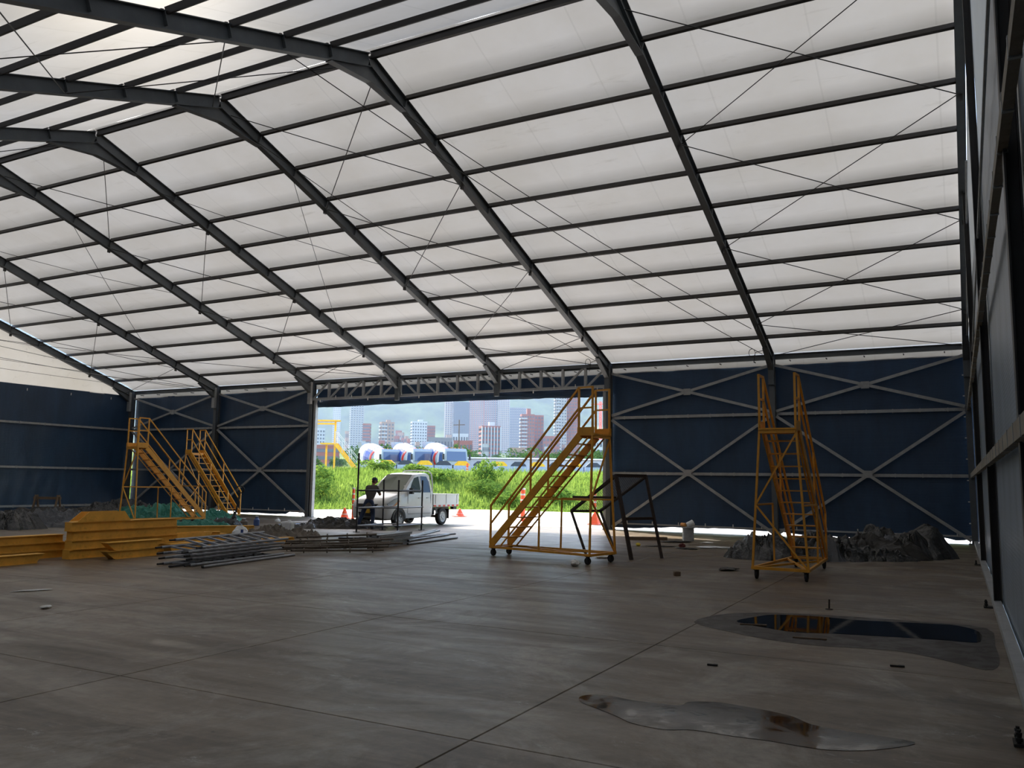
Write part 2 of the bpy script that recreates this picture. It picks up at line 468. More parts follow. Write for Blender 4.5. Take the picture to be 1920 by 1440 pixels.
# hanging cable ends with loops near the eave
for k in (1, 2):
    x = FX[k]-0.45; c = Vector((x, D-0.9, HE-0.05))
    pts = [c+Vector((0.10*cos(t), 0.02*t/6, 0.13*sin(t))) for t in [i*2*pi/14 for i in range(15)]]
    MB().path([Vector((FX[k]-0.05, D-1.0, HE+0.0))]+pts+[c+Vector((.05, 0, -0.32))], 0.010, 6).build('cable_loop', M_cable, ceil)

# ================================================================= PORTAL FRAMES
cleat_me = MB().box((0, 0, 0), (0.16, 0.014, 0.24)).mesh('purlin_cleat', M_frame)
ORD = ['at the right-hand gable, running overhead beside the gable wall', 'second from the right gable, behind the yellow stairs',
       'whose column forms the right jamb of the open doorway', 'over the doorway, first one left of its right jamb',
       'over the doorway, first one right of its left jamb', 'whose column forms the left jamb of the open doorway',
       'between the doorway and the far left corner', 'at the far left gable corner']
for k in range(8):
    x = FX[k]
    fr = thing('portal_frame', 'dark grey steel portal frame '+ORD[k], 'frame', (0, 0, 0), 0, 'portal frames of the hangar')
    dn = Vector((0, 0, -0.17))
    wid = 0.16
    for side in (0, 1):
        sgn = 1 if side == 0 else -1; yc = D if side == 0 else YN
        if not (side == 0 and k in (3, 4)):
            MB().ibeam((x, yc, 0.0), (x, yc, HE+0.02), 0.24, 0.17, 0.014, 0.010, (0, 1, 0)).build('column', M_frame, fr)
            m = MB().box((x, yc, 0.012), (0.34, 0.42, 0.024))
            for a in (-1, 1):
                for b in (-1, 1): m.tube((x+a*.13, yc+b*.17, 0), (x+a*.13, yc+b*.17, .07), .012, 6)
            m.build('base_plate', M_frame, fr)
        a = roofp(x, 0, side)+dn+Vector((0, 0, 0.02)); b = Vector((x, YR, HR))+dn
        MB().ibeam(a, b, 0.30, wid, 0.016, 0.012).build('rafter', M_frame, fr)
        # knee haunch: tapered web with its own lower flange, down the column head
        yk = yc-sgn*0.12
        prof = [(yk, HE-0.62), (yk, HE-0.05), (yc-sgn*1.15, HE+1.15*0.3485-0.20), (yc-sgn*1.15, HE+1.15*0.3485-0.36)]
        m = MB().prism([(p[0], p[1]) for p in prof], lambda y, z: (x-0.012, y, z), lambda y, z: (x+0.012, y, z))
        m.bar((x, prof[0][0], prof[0][1]), (x, prof[3][0], prof[3][1]), wid, 0.016, (0, 0, 1))
        m.build('knee_haunch', M_frame, fr)
        MB().box((x, yc-sgn*0.19, HE-0.55), (wid+0.02, 0.12, 0.95)).build('knee_plate', M_galv if k in (5, 6, 7) else M_frame, fr)
        prof = [(YR, HR-0.34), (YR+sgn*1.3, HR-1.3*0.3485-0.32), (YR+sgn*1.3, HR-1.3*0.3485-0.34), (YR, HR-0.66)]
        m = MB().prism(prof, lambda y, z: (x-0.010, y, z), lambda y, z: (x+0.010, y, z))
        m.bar((x, YR, HR-0.66), (x, YR+sgn*1.3, HR-1.3*0.3485-0.34), wid, 0.014)
        m.build('ridge_haunch', M_frame, fr)
        for i in range(1, 11):
            c = link('purlin_cleat', cleat_me, fr, roofp(x, i, side, -0.13))
            c.rotation_euler = (-sgn*math.atan2(HR-HE, SPAN), 0, 0)
        # flange brackets where the bracing cables are shackled
    for i in (2.0, 5.0, 8.0):
        p = roofp(x, i, 0, -0.38); MB().box(p, (0.05, 0.09, 0.10)).build('cable_bracket', M_purlin, fr)

# ================================================================= WALL BACK (door side)
WB = struct('wall_back', 'dark navy tarpaulin side wall with grey cross bracing around the wide doorway')
YT = D+0.20
def hem(x):
    h = 0.05+0.05*abs(fbm(x*0.9, 3.3, 0, 3))
    if -9.9 < x < -4.3: h += 0.10*sin(pi*(x+9.9)/5.6)**0.6
    if -1.3 < x < 0.35: h += 0.13*abs(sin(pi*(x+1.3)/1.25))
    if x < -29: h += 0.05
    if -26.0 < x < -24.7: h += 0.10
    return h
def tarp_bay(xa, xb, z1, zbot=None, parent=WB, y=YT):
    def fn(u, v):
        x = xa+(xb-xa)*u; z0 = hem(x) if zbot is None else zbot(x)
        z = z0+(z1-z0)*v
        return (x, y+0.03*fbm(x*0.8, z*0.5, 1.7)+0.015*fbm(x*3, z*0.7, 4), z)
    m = MB().grid(fn, 28, 14); m.smooth = True
    return m.build('tarp_panel', M_tarp, parent)
for k in (0, 1, 5, 6):
    xa, xb = FX[k], FX[k+1]
    tarp_bay(xb+(0.05 if k == 6 else 0), xa+(0.12 if k == 0 else 0), 5.57)
for k in range(7):
    xa, xb = FX[k], FX[k+1]
    MB().grid(lambda u, v: (xa+(xb-xa)*u, YT-0.02+0.01*fbm(u*9, v, k), 5.53+0.42*v), 10, 2).build('white_eave_strip', M_membrane, WB)
    m = MB().ibeam((xa-.09, D+0.02, HE-0.09), (xb+.09, D+0.02, HE-0.09), 0.17, 0.14, 0.012, 0.010)
    m.build('eave_beam', M_frame, WB)
    for j in range(5):
        xx = xa+(xb-xa)*(j+0.5)/5
        MB().tube((xx, D-0.02, 5.66), (xx, YT-0.03, 5.66), 0.018, 6).build('strip_bolt', M_purlin, WB)
tab_me = MB().box((0, 0, 0), (0.03, 0.02, 0.11)).mesh('tie_tab', M_tab)
strap_me = MB().box((0, 0, 0), (0.035, 0.085, 0.115)).mesh('girt_strap', M_galv)
for k in (0, 1, 5, 6):
    xa, xb = FX[k]-0.09, FX[k+1]+0.09
    y = D+0.05
    for z in (ZU, ZL):
        MB().bar((xa, y+.04, z), (xb, y+.04, z), 0.07, 0.095).build('girt', M_galv, WB)
        for j in range(7): link('girt_strap', strap_me, WB, (xa+(xb-xa)*(j+.6)/7.2, y+.04, z))
    xm = (xa+xb)/2; za = (5.52+ZU)/2
    for (p, q) in (((xa, 5.52), (xb, ZU+.08)), ((xb, 5.52), (xa, ZU+.08)), ((xa, ZU-.08), (xb, 0.10)), ((xb, ZU-.08), (xa, 0.10))):
        MB().bar((p[0], y-0.03, p[1]), (q[0], y-0.03, q[1]), 0.06, 0.09).build('brace', M_galv, WB)
    for zc in (za+.03, ZL+0.03): MB().box((xm, y-.065, zc), (0.24, 0.012, 0.22)).build('brace_gusset', M_galv, WB)
    # base rail with white lacing tabs
    MB().bar((xa, y+.06, 0.22), (xb, y+.06, 0.22), 0.05, 0.05).build('base_rail', M_galv, WB)
    for j in range(6): link('tie_tab', tab_me, WB, (xa+(xb-xa)*(j+.4)/6, y+.02, 0.27))
# strip over the doorway
tarp_bay(FX[5]+0.08, FX[2]-0.08, 5.57, lambda x: 4.95)
def curt(u, v):
    x = FX[5]+0.10+(FX[2]-FX[5]-0.2)*u
    zb = 4.70+0.05*sin(pi*u)+0.03*fbm(u*14, 0)
    return (x, D+0.10+0.05*sin(pi*v)*(-1 if v < 2 else 1)+0.04*fbm(u*22, v*2, 3), zb+(5.02-zb)*v)
m = MB().grid(curt, 60, 6); m.smooth = True
dc = m.build('door_curtain', M_tarp); tag(dc, 'gathered navy tarpaulin curtain hanging under the truss above the doorway', 'curtain')

# truss over the doorway
tr = thing('door_truss', 'grey steel lattice truss spanning above the open doorway', 'truss', (0, 0, 0))
yt = D-0.03; zt, zb = 5.86, 5.07
MB().bar((FX[5], yt, zb), (FX[2], yt, zb), 0.12, 0.10).build('bottom_chord', M_galv, tr)
MB().bar((FX[5], yt, zt-.03), (FX[2], yt, zt-.03), 0.12, 0.13).build('top_chord', M_frame, tr)
for b in (2, 3, 4):
    xa, xb = FX[b+1], FX[b]
    for j in range(6):
        if j == 5 and b != 2: continue
        xx = xa+(xb-xa)*j/5
        if (b == 4 and j == 0) or (b == 2 and j == 5): continue
        MB().bar((xx, yt, zb), (xx, yt, zt), 0.10, 0.09 if j else 0.16, (1, 0, 0)).build('post', M_galv, tr)
    for j in range(5):
        x0 = xa+(xb-xa)*j/5+.05; x1 = xa+(xb-xa)*(j+1)/5-.05
        up = b == 4 or (b == 2 and j >= 3)
        MB().bar((x0, yt, zb if up else zt-.05), (x1, yt, zt-.05 if up else zb), 0.06, 0.07).build('diagonal', M_galv, tr)
for j in range(16):
    xx = FX[5]+0.5+j*0.86
    link('tie_tab', tab_me, tr, (xx, yt-.07, zb+(0.06 if j % 3 else -0.09)))
for s_ in (2, 5):
    xj = FX[s_]+(-0.16 if s_ == 2 else 0.16)
    jm = MB().bar((xj, D+.04, 0), (xj, D+.04, zb), 0.13, 0.16, (0, 1, 0)).mesh('trim', M_galv)
    j_ = link('trim_1' if s_ == 2 else 'trim_2', jm); j_['kind'] = 'structure'
    tag(j_, 'galvanised door jamb post on the %s of the doorway' % ('right' if s_ == 2 else 'left'), 'jamb')

# ================================================================= WALL LEFT (far gable)
WL = struct('wall_left', 'far gable wall, navy tarpaulin below and white fabric above')
def gable_upper(parent, x, zb, flip):
    n = 24
    for s in range(2):
        def fn(u, v):
            y = (YN+SPAN*u) if s == 0 else (YR+SPAN*u)
            zt = HE+0.06+(HR-HE)*(u if s == 0 else 1-u)
            return (x+0.015*fbm(y*0.8, v*3, s), y, zb+(zt-zb)*v)
        m = MB().grid(fn, n, 10, lambda u, v: (u, 0.6)); m.smooth = True
        m.build('gable_membrane', M_membrane, parent)
gable_upper(WL, XL-0.14, 5.60, 1)
for j in range(5):
    ya, yb = YN+(D-YN-0.22)*j/5, YN+(D-YN-0.22)*(j+1)/5
    if j == 4: yb = D+0.08
    def fn(u, v):
        y = ya+(yb-ya)*u; z0 = 0.02; z = z0+(5.64-z0)*v
        crease = 0.05*max(0, 1-abs(z-1.1)/1.0)*sin(y*9+sin(z*3))*(1 if 12 < y < 19 else 0.25)
        return (XL-0.12+0.04*fbm(y*0.6, z*0.5, 8)+crease*0.7+0.012*sin(y*26)*max(0, 1-abs(z-4.3)/.5), y, z)
    m = MB().grid(fn, 60, 26); m.smooth = True; m.build('tarp_panel', M_tarp, WL)
for z in (ZU, ZL, 0.25):
    MB().bar((XL-.03, YN, z), (XL-.03, D-.1, z), 0.06, 0.09).build('girt', M_galv, WL)
    for j in range(20): link('girt_strap', strap_me, WL, (XL-.02, D-1.0-j*1.15, z), pi/2)
for j in range(8): link('tie_tab', tab_me, WL, (XL-.02, D-1.2-j*2.1, 5.42), pi/2)
for z in (6.35, 6.75, 7.6):
    cable((XL+0.05, D-(z-HE)/0.3485-0.3, z-0.2), (XL+0.05, YR-6, z+0.3), 0.1, 0.009)

# ================================================================= WALL RIGHT (near gable)
WR = struct('wall_right', 'right-hand gable wall of tarpaulin with a painted-in grey-blue sheen on dark steel posts, close beside the camera')
XG = 0.475
M_wrap = paint('wrapped_girt', (138, 130, 116), .75, wear=(90, 84, 74), wear_amt=.5, scale=8)
gstrap_me = MB().box((0, 0, 0), (0.068, 0.03, 0.128)).mesh('girt_strap', M_galv)
gable_upper(WR, XG, 6.22, 1)
PY = [20.4, 13.25, 6.35]
yy = [D+0.1]+PY+[YN]
for a, b in zip(yy[:-1], yy[1:]):
    m = MB().grid(lambda u, v: (XG+0.008*fbm((a+(b-a)*u)*0.7, v*3, 5), a+(b-a)*u, 0.03+(6.26-0.03)*v), 24, 12); m.smooth = True
    m.build('tarp_panel', M_gtarp, WR)
for y in PY:
    zt = HE+(HR-HE)*(1-abs(y-YR)/SPAN)-0.25
    MB().ibeam((0.415, y, 0.02), (0.415, y, zt), 0.10, 0.16, 0.012, 0.010, (1, 0, 0)).build('gable_post', M_purlin, WR)
    m = MB().box((0.34, y, 0.010), (0.20, 0.16, 0.016))
    for a in (-1, 1): m.tube((0.27, y+a*.045, 0), (0.27, y+a*.045, .10), .012, 6); m.tube((0.27, y+a*.045, .03), (0.27, y+a*.045, .052), .022, 6); m.tube((0.27, y+a*.045, .07), (0.27, y+a*.045, .085), .020, 6)
    m.build('base_plate', M_rubber, WR)
for z, h in ((ZU, 0.11), (ZL, 0.12)):
    MB().bar((0.365, D-.1, z), (0.365, YN, z), 0.06, h).build('girt', M_wrap, WR)
    for j in range(34): link('girt_strap', gstrap_me, WR, (0.365, D-0.5-j*0.72, z))
MB().bar((0.40, D-.1, 0.06), (0.40, YN, 0.06), 0.10, 0.09).build('base_channel', M_galv, WR)
for j in range(9): 
    o = link('tie_tab', tab_me, WR, (0.30, D+0.02, 0.6+j*0.62)); o.rotation_euler = (0, pi/2, 0)
# sag rods / rough timber batten strapped along the upper part
MB().path([(0.40, D-0.2, ZU+.05), (0.40, 20, ZU+0.65), (0.40, 13.2, ZU+1.2), (0.40, 6, ZU+1.9)], 0.016, 6).build('sag_rod', M_galv, WR)
MB().path([(0.42, D-1, 5.9), (0.42, 18, 8.0)], 0.02, 6).build('sag_rod', M_galv, WR)

# ================================================================= WALL NEAR (behind the camera)
m = MB().grid(lambda u, v: (XL-.1+(XR-XL+.58)*u, YN-0.2+0.03*fbm(u*20, v*4), 0.05+5.9*v), 30, 8); m.smooth = True
WN = struct('wall_near', 'navy tarpaulin side wall behind the camera', m.mesh('wall_near', M_tarp))

# ================================================================= ROLLING STAIRS
def make_stairs(label, loc, th):
    L, pl, wf, wr, zr, zb, zf, zp = 2.73, 0.337, 0.307, 0.464, 3.55, 0.191, 1.09, 2.62
    up_ = L-0.04-pl; T = 0.036
    t = thing('rolling_stairs', label, 'stairs', (loc[0], loc[1], 0), th, 'yellow rolling stairs')
    m = MB()
    for s in (-1, 1): m.bar((0, s*wf, zb), (L, s*wr, zb), 0.045, 0.045, ext=.02)
    m.bar((0, -wf, zb), (0, wf, zb), 0.05, 0.05, ext=.02); m.bar((L, -wr, zb), (L, wr, zb), 0.05, 0.05, ext=.02)
    m.bar((0.18, -wf, zb), (0.18, wf, zb), 0.10, 0.03)
    for s in (-1, 1): m.bar((0.55, s*wf*1.05, zb), (L, -s*wr*0.98, zb), 0.035, 0.035)
    m.build('base_frame', M_yellow, t)
    for (u, v) in ((0.07, -wf+.04), (0.07, wf-.04), (L-.06, -wr+.05), (L-.06, wr-.05)):
        c = MB().box((u, v, zb-.03), (.10, .10, .012))
        for q in (-1, 1): c.box((u-.012, v+q*.032, .115), (.05, .006, .12))
        co = c.build('caster', M_trim, t)
        w = MB().lathe([(.03, -.022), (.068, -.022), (.075, -.012), (.075, .012), (.068, .022), (.03, .022)], (u-.015, v, .075), 16, Matrix.Rotation(pi/2, 3, 'X'))
        w.smooth = False; w.build('wheel', M_rubber, co)
    su = (up_, zp-zb)
    sn = Vector((-(zp-zb), 0, up_)).normalized()
    for s in (-1, 1):
        MB().bar((0.02, s*wf, zb+.05), (up_+.03, s*wf, zp-.05), 0.035, 0.15, sn).build('stringer', M_yellow, t)
        MB().bar((0.24, s*(wf-.02), zb), (up_+.22, s*(wf-.02), zp-.09), 0.026, 0.026, sn).build('tread_support', M_yellow, t)
    for i in range(1, 11):
        f = i/11; u0 = up_*f; z0 = zb+(zp-zb)*f
        MB().box((u0+.125, 0, z0), (.21, 2*wf-.03, .022)).build('tread', M_yellow, t)
    p = MB().box((up_+pl/2+.02, 0, zp-.03), (pl+.06, 2*wf, .03))
    p.bar((L-.03, -wf, zp-.06), (L-.03, wf, zp-.06), .05, .09); p.bar((up_, -wf, zp-.07), (up_, wf, zp-.07), .05, .06)
    p.build('platform', M_yellow, t)
    for s in (-1, 1):
        MB().box((up_+pl/2+.005, s*(wf+.005), zp+.03), (pl+.07, .02, .17)).build('toe_board', M_yellow, t)
        MB().bar((L, s*wr, zb), (L-.04, s*wf, zp), T, T, (1, 0, 0)).build('leg', M_yellow, t)
        h = MB()
        h.bar((0, s*wf, zb), (0, s*wf, zf), T, T, (1, 0, 0))
        h.bar((0, s*wf, zf), (up_, s*wf, zr), T, T, sn, .01)
        h.bar((0, s*wf, zf-.40), (up_, s*wf, zr-.42), T*.9, T*.9, sn)
        um = up_*0.47; h.bar((um, s*wf, zb+(zp-zb)*.47), (um, s*wf, zf+(zr-zf)*.47), T*.9, T*.9, (1, 0, 0))
        h.bar((up_, s*wf, zp-.06), (up_, s*wf, zr), T, T, (1, 0, 0)); h.bar((L-.04, s*wf, zp-.06), (L-.04, s*wf, zr), T, T, (1, 0, 0))
        h.bar((up_, s*wf, zr), (L-.04, s*wf, zr), T, T, ext=.018); h.bar((up_, s*wf, zr-.42), (L-.04, s*wf, zr-.42), T*.9, T*.9)
        h.build('handrail', M_yellow, t)
        b = MB(); zm = 1.27; vm = wr-(wr-wf)*(zm-zb)/(zp-zb)
        b.bar((L-.01, s*vm, zm), (1.42, s*vm, zm), T*.9, T*.9); b.bar((1.42, s*vm, zm), (1.40, s*(wf+.08), zb), T*.85, T*.85, (1, 0, 0))
        b.build('side_brace', M_yellow, t)
    b = MB(); zm = 1.27; vm = wr-(wr-wf)*(zm-zb)/(zp-zb)
    b.bar((L-.03, wf, zp-.12), (L-.01, -vm, zm), T*.8, T*.8, (1, 0, 0)); b.bar((L-.01, -vm, zm), (L, wr, zb), T*.8, T*.8, (1, 0, 0))
    b.build('rear_brace', M_yellow, t)
    return t
make_stairs('tall yellow rolling stairs standing in front of the open doorway', (-9.035, 16.396), -0.204)
make_stairs('tall yellow rolling stairs seen from behind, beside the black sheeting heap', (-2.647, 17.615), -1.602)
make_stairs('yellow rolling stairs at far left, above the green sheeting', (-23.836, 21.124), -1.682)
make_stairs('yellow rolling stairs behind the pallet jack, left of the doorway', (-24.888, 23.705), 3.07)

# ================================================================= DARK SLOPED FRAME (mesh chute)
t = thing('mesh_ramp_stand', 'dark steel stand with a sloping mesh panel beside the tall stairs', 'stand', (-6.17, 17.0, 0), 0)
dv = Vector((0.4788, 0.8779, 0)); du = Vector((0.8779, -0.4788, 0))
def TP(u, w, z): return du*u+dv*w+Vector((0, 0, z))
W_ = 0.877
for w in (0, W_):
    MB().bar(TP(-.5, w, 1.78), TP(0, w, 0), 0.05 if w else 0.08, 0.05).build('leg', M_darksteel, t)
    MB().bar(TP(-2.1, w, .95), TP(-1.55, w, 0), 0.045, 0.045).build('leg', M_darksteel, t)
    MB().bar(TP(-.5, w, 1.78), TP(-2.1, w, .95), 0.06, 0.06).build('side_rail', M_darksteel, t)
MB().bar(TP(-.5, 0, 1.78), TP(-.5, W_, 1.78), 0.06, 0.07).build('top_bar', M_darksteel, t)
MB().bar(TP(-2.1, 0, .95), TP(-2.1, W_, .95), 0.05, 0.05).build('lower_bar', M_darksteel, t)
MB().bar(TP(-.25, 0, .85), TP(-.25, W_, .85), 0.05, 0.06).build('cross_bar', M_darksteel, t)
MB().bar(TP(-.5, -.02, 1.30), TP(-2.0, -.02, 1.28), 0.05, 0.05).build('cross_bar', M_darksteel, t)
m = MB()
A, B = TP(-.5, 0, 1.78), TP(-2.1, 0, .95)
n_ = 34
for i in range(-14, n_):
    for q in (1, -1):
        # diagonal chain-link wires clipped to the panel
        f0 = i/n_ if q == 1 else 1-i/n_; f1 = f0+q*(14/n_)
        w0, w1 = 0.0, W_
        a, b = f0, f1
        def clip(fa, fb, wa, wb):
            pts = []
            for k in range(13):
                f = fa+(fb-fa)*k/12; w = wa+(wb-wa)*k/12
                if 0 <= f <= 1: pts.append(A.lerp(B, f)+dv*w)
            return pts
        pts = clip(a, b, w0, w1)
        if len(pts) >= 2: m.path([pts[0], pts[-1]], 0.0035, 4)
m.build('chain_mesh', M_galv, t, kind='stuff')

# ================================================================= YELLOW STEEL BEAMS
def ybeam(label, p, ang, length, z, h=0.175, w=0.24, c0=0.0, c1=0.0, group='yellow steel beams on the floor', tray=False):
    """I-section (or tray) whose ends are cut on a slant: c0/c1 shift the top edge along the axis at each end"""
    t = thing('steel_beam', label, 'beam', (p[0], p[1], z), ang, group)
    def seg(y0, y1, z0, z1, nm, par):
        def X(zz, e): return (c0*zz/h if e == 0 else length+c1*zz/h)
        pts = []
        for e in (0, 1):
            for (yy, zz) in ((y0, z0), (y1, z0), (y1, z1), (y0, z1)): pts.append((X(zz, e), yy, zz))
        return MB().add(pts, [(3, 2, 1, 0), (4, 5, 6, 7), (0, 1, 5, 4), (1, 2, 6, 5), (2, 3, 7, 6), (3, 0, 4, 7)]).build(nm, M_beam_y, par)
    tf = 0.012
    seg(-w/2, w/2, 0, tf, 'flange', t)
    if tray:
        seg(-w/2, -w/2+tf, tf, h, 'web', t); seg(w/2-tf, w/2, tf, h, 'web', t)
    else:
        seg(-w/2, w/2, h-tf, h, 'flange', t)
        # web close to the camera side (channel) plus stiffener ends
        seg(-w/2+.035, -w/2+.047, tf, h-tf, 'web', t)
        for e in (0.0, 1.0):
            x0 = length*e; sh = (c0 if e == 0 else c1)
            MB().add([(x0+(.004 if e == 0 else -.016)+k*.012+sh*zz/h, yy, zz) for k in (0, 1) for (yy, zz) in ((-w/2+.047, tf), (w/2, tf), (w/2, h-tf), (-w/2+.047, h-tf))],
                     [(3, 2, 1, 0), (4, 5, 6, 7), (0, 1, 5, 4), (1, 2, 6, 5), (2, 3, 7, 6), (3, 0, 4, 7)]).build('end_plate', M_beam_y, t)
    return t
A90 = radians(93)
# channel web faces local -y; axis along ~+y world => local -y points to +x (towards the camera)
for i in range(4):
    ybeam(['lowest', 'second', 'third', 'topmost long'][i]+' yellow steel beam of the four-high stack', (-15.27+0.012*(i % 2), 10.36+0.03*((i*7) % 3), 0), A90, 2.55+0.04*(i % 2), i*0.177, group='four-high beam stack')
ybeam('short yellow tray with slanted ends on top of the four-high stack', (-15.27, 10.45, 0), A90, 1.25, 0.71, 0.19, 0.24, 0.26, -0.16, 'four-high beam stack', True)
for i in range(2):
    ybeam(['lower', 'upper'][i]+' of two short slant-ended beams leaning before the four-high stack', (-14.62, 10.88, 0), radians(95), 1.02+0.03*i, i*0.165, 0.163, 0.20, -0.22, 0.12, 'short beams before the stack')
for i in range(3):
    ybeam(['lowest', 'middle', 'top'][i]+' long yellow beam at the left edge of the picture', (-15.75, 7.2-0.15*i, 0), radians(92), 3.55+0.08*i, i*0.15, 0.148, 0.26, group='beams at the left edge')
ybeam('front slant-ended yellow beam lying alone at the left edge', (-15.02, 7.9, 0), radians(92), 1.70, 0, 0.17, 0.22, -0.2, 0.14, 'beams at the left edge')
ybeam('short slant-ended yellow beam right of the four-high stack', (-15.02, 12.55, 0), radians(97), 1.25, 0, 0.18, 0.24, -0.1, -0.12, 'beams right of the stack')
ybeam('open yellow tray tilted on the beams right of the stack', (-15.45, 12.75, 0), radians(98), 1.30, 0.185, 0.17, 0.26, 0.18, 0.12, 'beams right of the stack', True)
ybeam('yellow beam behind the tray, beside the green sheeting', (-16.6, 13.3, 0), radians(92), 2.3, 0, 0.20, 0.24, 0, 0, 'beams right of the stack')
ybeam('flat yellow beam between the tray and the ladder frames', (-15.2, 14.6, 0), radians(80), 1.7, 0, 0.15, 0.22, 0.05, -0.1, 'beams right of the stack')
ybeam('small yellow offcut lying on the beams right of the stack', (-15.9, 14.2, 0), radians(60), 0.4, 0.21, 0.12, 0.18, 0, 0, 'beams right of the stack')
ybeam('long yellow beam with the pallet jack standing behind it', (-19.25, 15.9, 0), radians(52), 2.35, 0, 0.27, 0.22, 0, 0, 'beams right of the stack')

# ================================================================= SCAFFOLD FRAMES, TUBES, PLANKS
def ladder_frame(label, p, ang, z, length=2.9, wid=0.62, tilt=0.0, roll=0.0):
    t = thing('scaffold_ladder', label, 'frame', (p[0], p[1], z), ang, 'stack of scaffold ladder frames')
    for s in (0, 1):
        MB().tube((0, s*wid, .03), (length, s*wid, .03+tilt), .026, 10).build('rail', M_pipe, t)
        MB().tube((-.14, s*wid, .03), (0.02, s*wid, .03), .018, 8).build('spigot', M_trim, t)
    for j in range(8):
        u = .22+j*(length-.44)/7
        MB().box((u, wid/2, .03+tilt*u/length), (.05, wid-.05, .03)).build('rung', M_pipe, t)
    t.rotation_euler = (radians(roll), 0, ang)
    return t
NMS = ['bottom', 'second', 'third', 'fourth', 'top']
for i in range(5):
    ladder_frame(NMS[i]+' grey scaffold ladder frame in the stack before the yellow beams', (-12.30-0.08*((i*3) % 4), 10.75+0.12*((i*2) % 3), 0), radians(97+1.2*((i*2) % 3)), i*0.075, 2.75+0.1*(i % 2), roll=(0, 0, 2, 6, 11)[i])
def pipe(label, a, b, r=.026, mat=None, rings=0, group=None, name='scaffold_tube'):
    t = thing(name, label, 'pipe', (a[0], a[1], 0), 0, group); a = Vector(a); b = Vector(b); o = Vector((a.x, a.y, 0))
    MB().tube(a-o, b-o, r, 10).build('tube', mat or M_pipe, t)
    d = (b-a).normalized()
    MB().tube(a-o-d*.03, a-o+d*.004, r*.8, 8).build('end_plug', M_trim, t)
    for j in range(rings):
        c = (a-o).lerp(b-o, (j+.5)/rings); side = d.cross(Vector((0, 0, 1)))
        MB().lathe([(r, -.008), (.058, -.010), (.058, .010), (r, .008)], c, 12, Vector((0, 0, 1)).rotation_difference(d).to_matrix()).build('rosette', mat or M_pipe, t)
    return t
G2 = 'long pipes beside the ladder frames'
pipe('bright galvanised pipe at the front edge of the ladder frames', (-11.93, 10.72, .026), (-12.35, 13.5, .026), group=G2)
pipe('dark-ended pipe sticking out lowest from the ladder frames', (-12.42, 10.42, .028), (-12.95, 13.2, .03), .024, M_scaf, group=G2)
G3 = 'rusty scaffold uprights with ring couplers in the middle of the floor'
lay = [((-13.9, 14.5, .04), (-11.75, 16.1, .05)), ((-13.6, 14.2, .04), (-11.6, 15.75, .05)), ((-13.2, 13.9, .05), (-11.5, 15.4, .06)),
       ((-12.85, 13.75, .04), (-11.3, 15.2, .05)), ((-14.0, 14.9, .06), (-12.0, 16.5, .07)), ((-13.5, 14.5, .14), (-11.8, 16.0, .15)),
       ((-13.1, 14.1, .14), (-11.5, 15.65, .15)), ((-12.55, 13.55, .05), (-11.35, 14.85, .05)), ((-13.7, 14.9, .20), (-12.1, 16.2, .22))]
rl = random.Random(17)
for i, (a, b) in enumerate(lay):
    a = Vector(a)+Vector((rl.uniform(-.15, .15), rl.uniform(-.15, .15), rl.uniform(0, .10))); b = Vector(b)+Vector((rl.uniform(-.3, .3), rl.uniform(-.25, .25), rl.uniform(0, .14)))
    pipe('rusty grey scaffold upright with ring couplers in the middle bundle', a, b, .024, M_rustpipe, 4, G3, 'scaffold_upright')
for i in range(5):
    t = thing('scaffold_plank', ['lowest', 'second', 'third', 'fourth', 'top'][i]+' grey metal scaffold plank in the stack beside the scaffold tower', 'plank', (-12.33-0.02*(i % 2), 16.15+0.05*(i % 3), i*0.062), radians(99), 'stack of metal planks')
    MB().box((.85, 0, .03), (1.7, .30, .052)).build('deck', M_pipe, t)
    for s in (-1, 1): MB().box((.85, s*.155, .03), (1.7, .012, .058)).build('edge', M_pipe, t)
    for e in (0, 1): MB().box((1.74*e-.02, .1, .025), (.06, .04, .03)).build('hook', M_scaf, t); MB().box((1.74*e-.02, -.1, .025), (.06, .04, .03)).build('hook', M_scaf, t)
G4 = 'blue-grey tubes fanned out right of the metal planks'
for a, b in [((-12.2, 17.4, .03), (-12.5, 20.2, .03)), ((-12.6, 17.6, .03), (-13.6, 21.4, .03)), ((-12.9, 17.9, .03), (-13.3, 20.8, .03)), ((-13.2, 18.3, .03), (-15.0, 22.9, .03)),
             ((-12.75, 17.9, .085), (-14.2, 21.9, .085)), ((-13.0, 18.0, .085), (-13.0, 20.9, .085)), ((-13.5, 18.2, .03), (-15.6, 21.7, .03)), ((-12.4, 17.7, .085), (-12.9, 20.4, .085))]:
    pipe('blue-grey scaffold tube in the fan right of the metal planks', a, b, .03, M_pipe, 0, G4)
# low clutter of tubes beside the planks (left)
for a, b in [((-14.2, 17.2, .03), (-12.6, 17.3, .03)), ((-14.4, 17.6, .03), (-12.7, 17.9, .03)), ((-14.5, 18.4, .03), (-12.9, 18.3, .03)), ((-14.3, 17.3, .09), (-12.6, 18.1, .09)), ((-14.6, 18.9, .03), (-13.2, 18.7, .03))]:
    pipe('short dark scaffold ledger left of the metal planks', a, b, .026, M_scaf, 0, 'ledgers left of the planks', 'scaffold_ledger')

